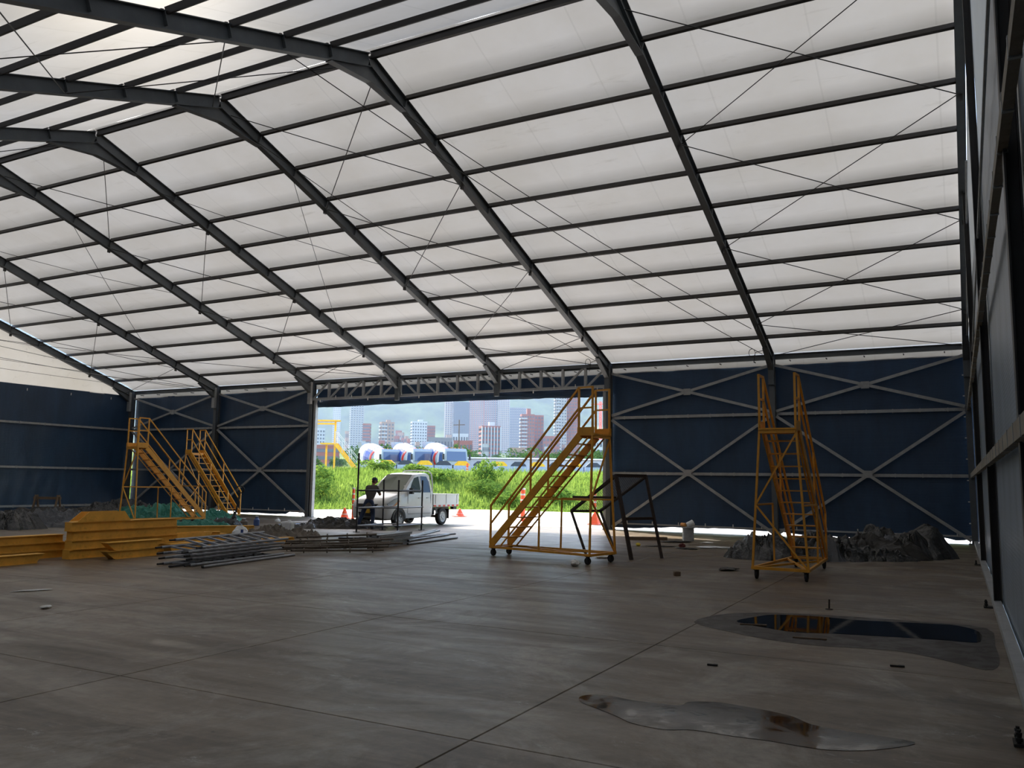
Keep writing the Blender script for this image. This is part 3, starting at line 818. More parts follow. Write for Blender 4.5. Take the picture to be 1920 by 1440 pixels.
# ---- small scaffold tower
t = thing('scaffold_tower', 'dark open scaffold tower of tubes standing before the white truck', 'scaffold', (-16.44, 20.67, 0))
P = [Vector((0, 0, 0)), Vector((.95, .83, 0)), Vector((.86, 2.28, 0)), Vector((-.09, 1.45, 0))]
tops = [2.44, 1.62, 1.62, 1.62]
for q, zt in zip(P, tops):
    po = MB().tube(q+Vector((0, 0, .02)), q+Vector((0, 0, zt)), .027, 10).build('upright', M_scaf, t)
    m = MB()
    for z in (.2, .75, 1.28): m.lathe([(.027, -.008), (.065, -.008), (.065, .008), (.027, .008)], q+Vector((0, 0, z)), 10)
    m.build('rosette', M_scaf, po)
    MB().box(q+Vector((0, 0, .01)), (.15, .15, .016)).build('base_plate', M_scaf, t)
for z in (.2, .75, 1.28):
    for a in range(4):
        if z < .5 and a == 3: pass
        MB().tube(P[a]+Vector((0, 0, z)), P[(a+1) % 4]+Vector((0, 0, z)), .024, 8).build('ledger', M_pipe if z < .8 else M_scaf, t)

# ================================================================= SHEETING HEAPS
def heap(name, label, cat, c, rx, ry, h, seed, mat, rot=0.0, fold=0.45, n=84, group=None, sharp=1.0):
    """crumpled sheet heap: overlapping creased sheets thrown over each other, ragged at the rim"""
    r = random.Random(seed); m = MB(); ang = r.uniform(0, pi)
    rx *= 1.15; ry *= 1.15; h *= 1.08
    layers = [(0.0, 0.0, 1.0, 1.0)]+[(r.uniform(-.45, .45)*rx, r.uniform(-.45, .45)*ry, r.uniform(.42, .62), r.uniform(.75, 1.1)) for _ in range(3)]
    for li, (ox, oy, ls, lh) in enumerate(layers):
        sd = seed*1.37+li*5.1; sa = ang+li*1.1
        def fn(u, v):
            a = 2*pi*u; rr = v
            lob = 1+0.42*noise.noise(Vector((cos(a)*1.8+sd, sin(a)*1.8, sd)))+.16*noise.noise(Vector((cos(a)*6+sd, sin(a)*6, sd)))
            x, y = cos(a)*rr*rx*ls*lob, sin(a)*rr*ry*ls*lob
            wv = noise.noise_vector(Vector((x*1.6+sd, y*1.6, sd)))
            xx, yy = x+.30*wv.x, y+.30*wv.y
            ru, rv = xx*cos(sa)+yy*sin(sa), -xx*sin(sa)+yy*cos(sa)
            prof = max(0.0, 1-rr**1.7)**0.85
            rid = (1-abs(noise.noise(Vector((ru*1.2+sd, rv*4.5, sd)))))**4
            rid2 = (1-abs(noise.noise(Vector((ru*6.0, rv*3.0+sd, sd*2)))))**3
            rid3 = (1-abs(noise.noise(Vector((ru*11+sd, rv*13, sd)))))**2
            lump = noise.noise(Vector((x*1.5/max(.5, rx)+sd, y*1.5/max(.5, ry), sd)))
            am = min(1.0, prof*1.6)*min(1.0, h/.5)
            z = h*lh*prof*(0.50+.34*lump)+am*fold*(0.26*rid+0.12*rid2+0.05*rid3)-am*fold*.10
            z = max(z, 0.004+.02*prof*rid2) if rr < .985 else 0.0
            return (ox+x+.10*am*wv.y, oy+y+.10*am*wv.x, z)
        m.grid(fn, n if li == 0 else n*2//3, n//2 if li == 0 else n//3)
    o = m.build(name, mat); o.location = (c[0], c[1], 0); o.rotation_euler = (0, 0, rot)
    return tag(o, label, cat, group)
GB = 'black plastic sheeting heaps by the right wall'
heap('sheeting_heap', 'low crumpled black sheeting left of the stairs seen from behind', 'sheeting', (-3.75, 19.3), 0.85, 0.55, 0.55, 3, M_black, 0.1, 0.8, group=GB)
heap('sheeting_heap', 'crumpled black sheeting behind the feet of the stairs', 'sheeting', (-2.75, 20.0), 0.80, 0.62, 0.62, 8, M_black, 0.3, 0.9, group=GB)
heap('sheeting_heap', 'long dark grey folded sheeting right of the stairs', 'sheeting', (-1.95, 21.1), 1.05, 0.70, 0.72, 12, M_greysheet, 0.35, 0.55, group=GB)
heap('sheeting_heap', 'large rounded black bundle at the right end of the sheeting heap', 'sheeting', (-0.95, 21.7), 0.72, 0.62, 1.05, 21, M_black, 0.6, 0.35, group=GB)
heap('sheeting_heap', 'flat dark sheeting in front of the rounded black bundle', 'sheeting', (-1.75, 20.3), 0.70, 0.35, 0.30, 24, M_black, 0.5, 0.7, group=GB)
heap('sheeting_heap', 'small tied black bag on top behind the grey sheeting', 'bag', (-1.75, 22.7), 0.42, 0.36, 1.02, 31, M_black, 0.2, 0.5, group=GB)
heap('plastic_sheet', 'crinkled silvery sheet tucked into the black sheeting', 'sheeting', (-2.55, 19.45), 0.33, 0.22, 0.50, 37, M_silver, 0.5, 0.9, n=36)
heap('plastic_sheet', 'pale silvery sheet end at the right black bundle', 'sheeting', (-1.45, 21.05), 0.25, 0.18, 0.55, 38, M_silver, 0.9, 0.8, n=36)
GL = 'grey sheeting rows at the far left wall'
heap('sheeting_heap', 'black plastic bag heap at the left edge of the picture', 'bag', (-25.3, 15.35), 0.75, 0.65, 0.80, 41, M_black, 0.4, 0.5, group=GL)
heap('sheeting_heap', 'silvery plastic draped low beside the black bag heap', 'sheeting', (-25.4, 16.9), 1.15, 0.55, 0.62, 44, M_silver, 0.9, 0.8, group=GL)
heap('sheeting_heap', 'brown-grey rolled sheeting along the far left wall', 'sheeting', (-29.5, 19.6), 1.9, 0.7, 0.62, 47, M_greysheet, 0.8, 0.5, group=GL)
heap('sheeting_heap', 'dark sheeting piled at the foot of the left gable corner', 'sheeting', (-31.8, 24.0), 1.7, 0.9, 0.75, 49, M_black, 0.8, 0.7, group=GL)
heap('sheeting_heap', 'grey rolled sheeting between the black bags and the beams', 'sheeting', (-26.2, 18.2), 1.3, 0.5, 0.52, 53, M_greysheet, 0.8, 0.5, group=GL)
GG = 'green sheeting under the far left stairs'
heap('green_sheeting', 'bunched green sheeting at the rear legs of the far left stairs', 'sheeting', (-25.2, 19.5), 0.95, 0.8, 0.62, 61, M_green, 0.5, 0.8, group=GG)
heap('green_sheeting', 'tall folded green sheeting below the steps of the far left stairs', 'sheeting', (-25.9, 21.0), 1.0, 0.7, 0.95, 64, M_green, 0.8, 0.7, group=GG)
heap('green_sheeting', 'flat green sheeting between the two far stairs', 'sheeting', (-24.6, 21.9), 1.3, 0.8, 0.42, 66, M_green, 0.9, 0.9, group=GG)
heap('green_sheeting', 'dark green sheeting lying behind the long yellow beam', 'sheeting', (-21.4, 18.6), 1.3, 0.5, 0.26, 68, M_green, 0.9, 0.9, group=GG)
heap('grey_tarpaulin', 'brown-grey bundled tarpaulin lying before the doorway left of the truck', 'tarpaulin', (-18.35, 22.3), 1.25, 0.55, 0.40, 71, M_greysheet, 0.55, 0.6)
heap('dark_cloth', 'dark cloth bundle left of the bundled tarpaulin', 'cloth', (-19.0, 21.3), 0.55, 0.3, 0.20, 73, M_black, 0.6, 0.8, n=40)
heap('dark_cloth', 'dark clothes heap behind the long yellow beam', 'cloth', (-21.2, 19.7), 0.75, 0.4, 0.34, 75, M_black, 0.7, 0.8, n=40)
heap('dark_cloth', 'dark red cloth at the end of the green sheeting', 'cloth', (-21.7, 18.7), 0.4, 0.28, 0.30, 77, paint('maroon_cloth', (70, 28, 28), 0.8), 0.7, 0.7, n=36)
heap('debris_pile', 'rusty heap of fittings and scraps behind the ladder frames', 'scrap', (-16.5, 17.1), 0.65, 0.4, 0.34, 79, M_rustpipe, 0.5, 1.0, n=44)
heap('debris_pile', 'small heap of rusty couplers beside the white tub', 'scrap', (-16.0, 17.75), 0.45, 0.3, 0.26, 81, M_rustpipe, 0.3, 1.0, n=40)

# ================================================================= WHITE PICKUP
def make_pickup():
    t = thing('pickup_truck', 'white double-cab pickup truck parked nose-in through the doorway', 'truck', (-17.755, 26.35, 0), -1.606)
    st = [  # x, half width, sill z, top z, roof half width
        (3.36, .52, .36, .74, .50), (3.30, .66, .31, .82, .62), (3.14, .755, .29, .93, .68), (2.90, .78, .29, 1.03, .70), (2.55, .785, .30, 1.13, .70),
        (2.24, .79, .30, 1.22, .71), (2.05, .79, .30, 1.42, .685), (1.80, .79, .30, 1.64, .655), (1.58, .79, .30, 1.80, .63), (1.35, .79, .30, 1.875, .62),
        (1.0, .79, .30, 1.90, .62), (.78, .79, .30, 1.885, .62), (.66, .785, .31, 1.83, .61), (.62, .77, .33, 1.74, .60)]
    def half(x, w, zs, zt, wr):
        zb = min(1.16, zt-.06)
        return [(w-.03, zs), (w, zs+.10), (w+.02, (zs+zb)/2), (w, zb), (wr+.02, zt-.035 if zt > 1.25 else zt-.02), (wr-.07, zt-.004), (wr*.45, zt), (0, zt+.006)]
    rings = []
    for (x, w, zs, zt, wr) in st:
        h = half(x, w, zs, zt, wr)
        rings.append([(x, y, z) for y, z in h]+[(x, -y, z) for y, z in reversed(h[:-1])])
    body = MB().loft(rings).build('cab_body', M_truck, t); autosmooth(body, 38)
    def side_y(x, z):
        for a, b in zip(st[:-1], st[1:]):
            if b[0] <= x <= a[0]:
                f = (a[0]-x)/(a[0]-b[0]); w = a[1]+(b[1]-a[1])*f; zt = a[3]+(b[3]-a[3])*f; wr = a[4]+(b[4]-a[4])*f
                zb = min(1.16, zt-.06); zr = zt-.035
                return w+(wr+.02-w)*max(0, min(1, (z-zb)/(zr-zb)))
        return .79
    def side_at(x, z):
        for a, b in zip(st[:-1], st[1:]):
            if b[0] <= x <= a[0]:
                f = (a[0]-x)/(a[0]-b[0]); w = a[1]+(b[1]-a[1])*f; return w+.012
        return st[0][1]
    g_side = mat_glass('side_glass', (14, 15, 17), 0.06); g_rear = mat_glass('rear_side_glass', (70, 92, 128), 0.12); g_ws = mat_glass('windscreen_glass', (112, 122, 108), 0.06)  # rear blue is a painted reflection, windscreen tint paints the view through it
    for s in (1, -1):
        for nm, poly, mt in (('front_window', [(2.04, 1.19), (1.80, 1.50), (1.62, 1.70), (1.36, 1.76), (1.34, 1.19)], g_side), ('rear_window', [(1.24, 1.19), (1.24, 1.77), (.88, 1.76), (.80, 1.60), (.78, 1.19)], g_rear)):
            MB().prism(poly, lambda x, z: (x, s*(side_y(x, z)+.008), z), lambda x, z: (x, s*(side_y(x, z)-.02), z)).build(nm, mt, t)
        d = MB()
        for xx, z0, z1 in ((1.29, .42, 1.75), (2.12, .48, 1.2), (.76, .62, 1.6)):
            for k in range(8):
                za, zb_ = z0+(z1-z0)*k/8, z0+(z1-z0)*(k+1)/8
                if zb_ < 1.16: ya = yb = side_y(xx, 1.0)+.012
                else: ya, yb = side_y(xx, za)+.004, side_y(xx, zb_)+.004
                d.bar((xx, s*ya, za), (xx, s*yb, zb_), .010, .010, (1, 0, 0))
        d.bar((2.12, s*.812, .45), (.76, s*.812, .45), .010, .010)
        d.build('door_seam', M_trim, t)
        for xx in (1.45, .95): MB().box((xx, s*.82, 1.0), (.13, .025, .032)).build('door_handle', M_rim, t)
        MB().box((2.05, s*.90, 1.24), (.09, .15, .20)).build('mirror', M_trim, t)
        MB().prism([(3.12, .70), (3.18, .80), (2.88, .95), (2.66, 1.0), (2.62, .93), (2.86, .76)], lambda x, z: (x+.02, s*(side_at(x, z)+.012), z+.01), lambda x, z: (x-.03, s*.45, z)).build('headlight', M_lamp, t)
        MB().prism([(3.14, .66), (3.16, .70), (2.86, .76), (2.62, .93), (2.56, .90), (2.84, .70)], lambda x, z: (x+.02, s*(side_at(x, z)+.016), z), lambda x, z: (x-.03, s*.45, z)).build('indicator', M_amber, t)
        MB().lathe([(.03, 0), (.075, .01), (.075, .03), (.05, .05)], (3.24, s*.56, .46), 12, Matrix.Rotation(pi/2, 3, 'Y')).build('fog_lamp', M_trim, t)
    # windscreen on the slope between the cowl and the roof edge
    m = MB()
    a = (2.20, 1.255); b = (1.60, 1.815)
    n = Vector((b[1]-a[1], 0, a[0]-b[0])).normalized()*0.014
    pts = [(a[0], -.62, a[1]), (a[0]+.03, 0, a[1]), (a[0], .62, a[1]), (b[0], .545, b[1]), (b[0]+.02, 0, b[1]+.012), (b[0], -.545, b[1])]
    m.add([Vector(p)+n for p in pts]+[Vector(p)-n for p in pts], [(0, 1, 4, 5), (1, 2, 3, 4), (6, 11, 10, 7), (7, 10, 9, 8)]+[(i, i+6, (i+1) % 6+6, (i+1) % 6) for i in range(6)])
    m.build('windscreen', g_ws, t)
    MB().prism([(-.62, 1.19), (.62, 1.19), (.60, 1.25), (-.60, 1.25)], lambda y, z: (2.27-(z-1.19)*.9, y, z+.01), lambda y, z: (2.22-(z-1.19)*.9, y, z)).build('cowl', M_trim, t)
    MB().prism([(-.34, .62), (.34, .62), (.46, .80), (-.46, .80)], lambda y, z: (3.385-(z-.62)*.2, y, z), lambda y, z: (3.2, y, z)).build('grille', M_trim, t)
    MB().prism([(-.30, .38), (.30, .38), (.36, .52), (-.36, .52)], lambda y, z: (3.385, y, z), lambda y, z: (3.2, y, z)).build('lower_grille', M_trim, t)
    MB().box((3.39, 0, .56), (.015, .32, .14)).build('number_plate', paint('plate_yellow', (216, 168, 40), .5), t)
    # wheels
    for x in (2.6, 0.0):
        for s in (1, -1):
            wh = MB().lathe([(.20, -.085), (.275, -.085), (.305, -.06), (.305, .06), (.275, .085), (.20, .085)], (x, s*.745, .305), 24, Matrix.Rotation(-s*pi/2, 3, 'X'), False).build('wheel', M_tyre, t); autosmooth(wh)
            rm = MB().lathe([(.02, .075), (.06, .085), (.07, .06), (.17, .055), (.20, .088), (.205, .06)], (x, s*.745, .305), 20, Matrix.Rotation(-s*pi/2, 3, 'X'))
            for k in range(6):
                a_ = 2*pi*k/6; c_ = Vector((x+.115*cos(a_), s*(.745+.066), .305+.115*sin(a_)))
                rm.box(c_, (.05, .02, .05))
            rm.build('rim', M_rim, wh)
            ar = MB(); seg = 14
            ring = []
            for k in range(seg+1):
                a_ = -0.12*pi+1.24*pi*k/seg
                ring.append((x+.375*cos(a_), .305+.375*sin(a_)))
            if x > 1:
                ar.prism([(px, max(.27, pz)) for px, pz in ring], lambda px, pz: (px, s*.814, pz), lambda px, pz: (px, s*.55, pz)); ar.build('wheel_arch', M_trim, t)
    # chassis, bed
    ch = MB()
    for s in (1, -1): ch.bar((.7, s*.36, .56), (-1.0, s*.36, .58), .07, .12)
    ch.bar((0, -.62, .305), (0, .62, .305), .09, .09); ch.box((.42, .5, .50), (.34, .22, .26)); ch.box((1.6, 0, .34), (1.6, 1.2, .12)); ch.box((2.6, 0, .34), (.8, .95, .2))
    ch.build('chassis', M_trim, t)
    bed = MB().box((-.24, 0, .70), (1.66, 1.56, .08)).build('bed_floor', M_truck, t)
    for s in (1, -1):
        MB().box((-.24, s*.79, .93), (1.66, .045, .40)).build('bed_side', M_truck, t)
        h = MB()
        for xx in (.45, -.24, -.95): h.box((xx, s*.82, .95), (.045, .02, .36))
        h.bar((.58, s*.82, 1.12), (-1.06, s*.82, 1.12), .02, .03)
        h.build('bed_rib', M_truck, t)
        for k in range(11):
            MB().box((.50-k*.146, s*.817, .70), (.14, .008, .06)).build('reflective_tape', M_red if k % 2 == 0 else M_tab, t)
        MB().bar((.40, s*.78, .66), (.36, s*.80, .42), .02, .10, (1, 0, 0)).build('mud_guard', M_trim, t)
        MB().box((-.42, s*.70, .40), (.02, .22, .36)).build('mud_flap', M_tyre, t)
        MB().box((-.88, s*.70, .60), (.20, .14, .10)).build('tail_lamp', M_trim, t)
    MB().box((-1.06, 0, .93), (.045, 1.60, .40)).build('tailgate', M_truck, t)
    hp = MB().path([(.60, .76, .7), (.60, .74, 1.55), (.60, .68, 1.86), (.60, .55, 1.97), (.60, 0, 1.99), (.60, -.55, 1.97), (.60, -.68, 1.86), (.60, -.74, 1.55), (.60, -.76, .7)], .026, 8)
    hp.build('rear_hoop', M_truck, t)
    return t
make_pickup()

# ================================================================= PERSON
def skin_mesh(name, joints, edges, mat, parent, root, sub=2, loc=None):
    me = bpy.data.meshes.new(name); keys = list(joints)
    me.from_pydata([joints[k][:3] for k in keys], [(keys.index(a), keys.index(b)) for a, b in edges], [])
    o = link(name, me, parent); me.materials.append(mat)
    sk = o.modifiers.new('skin', 'SKIN'); sk.use_smooth_shade = True
    if not me.skin_vertices: 
        bpy.context.view_layer.objects.active = o
    lay = me.skin_vertices[0].data if me.skin_vertices else None
    if lay:
        for i, k in enumerate(keys):
            r = joints[k][3]; lay[i].radius = r if isinstance(r, tuple) else (r, r); lay[i].use_root = (k == root)
    ss = o.modifiers.new('sub', 'SUBSURF'); ss.levels = sub; ss.render_levels = sub
    return o
def make_person(label, loc, rotz):
    t = thing('person', label, 'person', (loc[0], loc[1], 0), rotz)
    skin = paint('skin', (150, 104, 78), .6); shirt = paint('grey_shirt', (84, 78, 74), .85); jeans = paint('blue_jeans', (40, 54, 82), .85); cap = paint('navy_cap', (28, 38, 62), .7)
    # local: x = right, y = facing direction, z up
    J = {'pel': (0, 0, .88, .11), 'waist': (.02, .03, 1.02, .105), 'chest': (.05, .10, 1.24, .115), 'neckb': (.075, .16, 1.40, .06), 'neck': (.085, .19, 1.46, .048), 'head': (.095, .22, 1.52, .05)}
    E_ = [('pel', 'waist'), ('waist', 'chest'), ('chest', 'neckb'), ('neckb', 'neck'), ('neck', 'head')]
    for s, n in ((-1, 'L'), (1, 'R')):
        J['sh'+n] = (.06+s*.165, .12, 1.36, .062); J['el'+n] = (.06+s*.23, .28, 1.12, .045); J['wr'+n] = (.05+s*.16, .50, 1.16, .032); J['pa'+n] = (.05+s*.15, .57, 1.15, .036)
        E_ += [('chest', 'sh'+n), ('sh'+n, 'el'+n), ('el'+n, 'wr'+n), ('wr'+n, 'pa'+n)]
        for k in range(4):
            xx = .05+s*(.18-.02*k); ln = (.075, .088, .082, .064)[k]
            J['f%d%s' % (k, n)] = (xx, .60+ln*.5, 1.145, .010); J['g%d%s' % (k, n)] = (xx, .60+ln, 1.12, .008)
            E_ += [('pa'+n, 'f%d%s' % (k, n)), ('f%d%s' % (k, n), 'g%d%s' % (k, n))]
        J['th'+n] = (.05+s*.09, .59, 1.13, .010); E_ += [('pa'+n, 'th'+n)]
        kx, ax = (-.24, -.36) if s < 0 else (.12, .14)
        J['hp'+n] = (s*.095, 0, .84, .088); J['kn'+n] = (kx, .09, .47, .058); J['an'+n] = (ax, -.02, .09, .042); J['to'+n] = (ax+s*.02, .15, .045, .040)
        E_ += [('pel', 'hp'+n), ('hp'+n, 'kn'+n), ('kn'+n, 'an'+n), ('an'+n, 'to'+n)]
    skin_mesh('body', J, E_, skin, t, 'pel')
    G = lambda ks, g: {k: (*J[k][:3], J[k][3]+g) for k in ks}
    JS = G(['pel', 'waist', 'chest', 'neckb', 'shL', 'shR'], .018)
    JS['chest'] = (.05, .10, 1.26, .150); JS['shL'] = (*J['shL'][:3], .085); JS['shR'] = (*J['shR'][:3], .085); JS['pel'] = (0, 0, .86, .130); JS['low'] = (0, 0, .74, .128); JS['neckb'] = (.072, .15, 1.41, .078)
    for n, s in (('L', -1), ('R', 1)):
        a, b = Vector(J['sh'+n][:3]), Vector(J['el'+n][:3]); m_ = a.lerp(b, .8); JS['ue'+n] = (*m_, .062)
    skin_mesh('shirt', JS, [('low', 'pel'), ('pel', 'waist'), ('waist', 'chest'), ('chest', 'neckb'), ('chest', 'shL'), ('chest', 'shR'), ('shL', 'ueL'), ('shR', 'ueR')], shirt, t, 'pel')
    JT = G(['pel', 'hpL', 'hpR', 'knL', 'knR'], .016)
    for n in 'LR': JT['an'+n] = (*J['an'+n][:2], .11, .062)
    JT['top'] = (.01, .02, 1.02, .108)
    skin_mesh('trousers', JT, [('top', 'pel'), ('pel', 'hpL'), ('pel', 'hpR'), ('hpL', 'knL'), ('knL', 'anL'), ('hpR', 'knR'), ('knR', 'anR')], jeans, t, 'pel')
    for s in (-1, 1):
        ax = -.36 if s < 0 else .14
        m = MB().loft([[(ax+s*.01+wx*.045, y, z0+h*.5+wz*h*.5) for wx, wz in ((-1, -1), (1, -1), (1, .4), (.5, 1), (-.5, 1), (-1, .4))] for y, z0, h in ((-.09, 0, .07), (-.06, 0, .10), (.0, 0, .11), (.10, 0, .08), (.17, 0, .06), (.20, .005, .04))])
        m.build('shoe', M_trim, t)
    # head: turned to the right and down
    Rm = Matrix.Rotation(radians(-55), 3, 'Z') @ Matrix.Rotation(radians(-18), 3, 'X')
    hc = Vector((.10, .23, 1.575)); hd = MB(); nu, nv = 20, 14
    def hf(u, v):
        a = 2*pi*u; b = pi*(v-.5); x = .074*cos(b)*cos(a); y = .095*cos(b)*sin(a); z = .115*sin(b)
        if y > 0 and z < 0: x *= 1-.25*(-z/.115); y *= 1-.05*(-z/.115)
        if y > .07 and abs(x) < .018 and -.04 < z < .02: y += .024*(1-abs(x)/.018)*(1 if z < -.005 else .6)   # nose
        if y > .06 and .008 < z < .03 and .02 < abs(x) < .045: y -= .008                                       # eye sockets
        if y > .06 and -.066 < z < -.052 and abs(x) < .026: y -= .007                                            # mouth
        return hc+Rm @ Vector((x, y, z))
    hd.grid(hf, nu, nv); hd.smooth = True; ho = hd.build('head', skin, t)
    for s in (-1, 1):
        e = MB().lathe([(.004, -.012), (.026, -.006), (.03, .004), (.012, .012)], hc+Rm @ Vector((s*.076, -.005, -.005)), 10, Rm @ Matrix.Rotation(pi/2, 3, 'Y')); e.build('ear', skin, ho)
        MB().lathe([(.002, -.009), (.009, -.004), (.009, .004), (.002, .009)], hc+Rm @ Vector((s*.03, .084, .018)), 8, Rm).build('eye', M_white, ho)
    c = MB()
    c.grid(lambda u, v: hc+Rm @ Vector((.086*cos(2*pi*u)*cos(pi/2*v), -.006+.108*sin(2*pi*u)*cos(pi/2*v), .022+.108*sin(pi/2*v))), 20, 8)
    c.grid(lambda u, v: hc+Rm @ Vector((.082*(2*u-1)*(1-.25*v), .085+.085*v*(1-.4*(2*u-1)**2), .035-.02*v-.012*(2*u-1)**2)), 8, 3)
    c.smooth = True; c.build('cap', cap, t)
    hr = MB(); hr.grid(lambda u, v: hc+Rm @ Vector((.080*cos(pi+pi*u)*(1-.12*v), .100*sin(pi+pi*u)*(1-.15*v), .04-.10*v)), 12, 5); hr.smooth = True
    hr.build('hair', paint('dark_hair', (26, 22, 20), .7), t)
    return t
make_person('person in grey shirt, blue jeans and dark cap bending at the truck bonnet', (-17.25, 22.3), radians(22))

# ================================================================= SMALL INDOOR THINGS
t = thing('paint_drum', 'pale grey metal drum with a rim, standing by the right wall section', 'drum', (-6.9, 23.75, 0))
MB().lathe([(.16, .0), (.165, .01), (.165, .36), (.205, .365), (.205, .39), (.17, .392), (.165, .38)], (0, 0, 0), 24).build('drum_body', M_galv, t)
t = thing('paint_can', 'tipped white paint can lying on the grey drum', 'can', (-6.86, 23.75, .395), .5)
MB().lathe([(.07, -.11), (.085, -.10), (.085, .10), (.07, .11)], (.02, 0, .085), 16, Matrix.Rotation(radians(62), 3, 'Y')).build('can_body', M_white, t)
t = thing('paint_roller', 'orange paint roller lying on the grey drum', 'roller', (-7.02, 23.72, .395), 1.0)
MB().tube((0, -.09, .06), (0, .09, .06), .055, 12).build('sleeve', paint('roller_orange', (214, 150, 78), .8), t)
MB().path([(0, .09, .06), (0, .13, .06), (.10, .13, .05), (.14, 0, .03), (.26, 0, .02)], .008, 6).build('handle', M_trim, t)
t = thing('timber_plank', 'dark weathered timber lying flat left of the grey drum', 'plank', (-8.44, 23.05, 0), radians(29))
MB().box((.55, 0, .045), (1.1, .14, .09)).build('plank_body', M_wood, t)
for k in range(4): MB().box((.1+.3*k, 0, .092), (.02, .03, .006)).build('nail_plate', M_darksteel, t)
def crumpled(name, label, cat, c, r, h, seed, mat, flat=1.0):
    bm_n = 18
    def fn(u, v):
        a = 2*pi*u; b = pi*(v-.5); rr = r*(1+.45*fbm(cos(a)*2+seed, sin(a)*2, b+seed, 3))
        return (rr*cos(b)*cos(a), rr*flat*cos(b)*sin(a), h/2+h/2*sin(b)*(1+.3*fbm(cos(a)*3, sin(a)*3, seed)))
    m = MB().grid(fn, bm_n, 10); o = m.build(name, mat); o.location = (c[0], c[1], 0); o.rotation_euler = (0, 0, seed); return tag(o, label, cat)
crumpled('crumpled_paper', 'crumpled white paper ball at the rear caster of the tall stairs', 'paper', (-6.62, 15.05), .085, .12, 1.2, M_paper)
crumpled('crumpled_paper', 'flattened white paper under the rear of the tall stairs', 'paper', (-6.86, 17.1), .16, .05, 2.4, M_paper)
crumpled('plastic_sheet_scrap', 'thin whitish plastic scrap on the floor left of the black sheeting', 'plastic', (-5.55, 21.4), .40, .05, .3, M_white, .4)
crumpled('yellow_ball', 'small yellow lump on the floor right of the mesh stand', 'litter', (-7.38, 20.85), .06, .085, 4.1, paint('pale_yellow', (214, 190, 60), .6))
crumpled('red_rag', 'small dark red rag among litter near the grey drum', 'rag', (-6.25, 20.95), .08, .12, 5.5, paint('dark_red', (92, 34, 34), .8))
crumpled('dark_rag', 'flat dark rag on the floor before the grey drum', 'rag', (-6.05, 20.7), .28, .035, 6.2, M_black, .35)
crumpled('dark_strip', 'long dark strip on the floor right of the mesh stand', 'litter', (-6.85, 21.0), .40, .03, .45, M_black, .15)
crumpled('torn_cardboard', 'torn dirty cardboard lying left of the stairs seen from behind', 'cardboard', (-3.9, 16.05), .20, .06, 1.0, M_greysheet, .6)
crumpled('white_litter', 'long torn white strip on the floor at lower left', 'litter', (-11.45, 7.3), .24, .02, 1.15, M_paper, .14)
crumpled('white_litter', 'small white scrap on the floor below the torn strip', 'litter', (-9.85, 6.47), .09, .035, 2.2, M_paper, .6)
crumpled('dust_scrap', 'grey scraps in front of the drum on the floor', 'litter', (-7.0, 22.9), .42, .05, .5, M_greysheet, .35)
crumpled('white_scrap', 'white plastic scrap beside the base of the drum', 'litter', (-6.15, 23.0), .16, .05, 3.3, M_paper, .5)
t = thing('wood_block', 'small dark wooden block alone on the floor before the mesh stand', 'block', (-4.45, 14.6, 0), .6); MB().box((0, 0, .035), (.11, .08, .07)).build('block_body', M_wood, t); MB().box((0, 0, .072), (.06, .012, .004)).build('nail', M_darksteel, t)
t = thing('anchor_bolt', 'single steel anchor bolt sticking up from the floor', 'bolt', (-1.56, 11.82, 0))
MB().tube((0, 0, 0), (.005, 0, .13), .011, 8).build('shank', M_darksteel, t); MB().lathe([(.012, .0), (.05, .0), (.045, .012), (.012, .012)], (0, 0, 0), 10).build('washer', M_darksteel, t)
for k, (x, y, a, l, lb) in enumerate([(-2.15, 10.0, .3, .30, 'thin pale splinter lying in the shallow puddle edge'), (-1.45, 9.45, .15, .34, 'thin pale splinter on damp floor before the dark puddle'), (-.55, 8.45, .2, .12, 'short black offcut on damp floor near the right wall'), (-2.0, 7.6, .1, .09, 'tiny dark offcut on the floor between the two puddles')]):
    t = thing('wood_splinter', lb, 'splinter', (x, y, 0), a); MB().box((0, 0, .008), (l, .025, .014)).build('splinter_body', M_wood if k < 2 else M_trim, t); MB().box((l*.3, .012, .01), (l*.4, .012, .012)).build('splinter_edge', M_wood if k < 2 else M_trim, t)
t = thing('plastic_tub', 'white plastic tub standing behind the ladder frames', 'tub', (-17.15, 18.4, 0), .3)
MB().loft([[(sx*(a), sy*(a*.8), z) for sx, sy in ((-1, -.7), (-.7, -1), (.7, -1), (1, -.7), (1, .7), (.7, 1), (-.7, 1), (-1, .7))] for a, z in ((.14, 0), (.16, .02), (.175, .34), (.16, .38))]).build('tub_body', M_white, t)
MB().lathe([(.03, .38), (.05, .38), (.05, .42), (.03, .425)], (.06, 0, 0), 12).build('cap', M_white, t)
t = thing('plastic_bag', 'white plastic bag with a blue print lying on a dark tray', 'bag', (-17.75, 17.2, .06)); 
MB().grid(lambda u, v: (.26*cos(2*pi*u)*cos(pi/2*v)*(1+.2*fbm(u*6, v*4, 2)), .2*sin(2*pi*u)*cos(pi/2*v), .2*sin(pi/2*v)*(1+.35*fbm(u*5, v*3, 5))), 20, 8).build('bag_body', M_white, t)
MB().box((.2, -.14, .09), (.07, .03, .09)).build('print', paint('blue_print', (52, 78, 140), .6), t)
t = thing('metal_tray', 'dark shallow tray under the white plastic bag', 'tray', (-17.9, 16.95, 0), radians(50))
tm = MB().box((.2, 0, .01), (1.1, .5, .02))
for s in (-1, 1): tm.box((.2, s*.25, .03), (1.1, .015, .06)); tm.box((.2+s*.55, 0, .03), (.015, .5, .06))
tm.build('tray_body', M_scaf, t); MB().box((.2, 0, .022), (.9, .02, .006)).build('tray_rib', M_scaf, t)
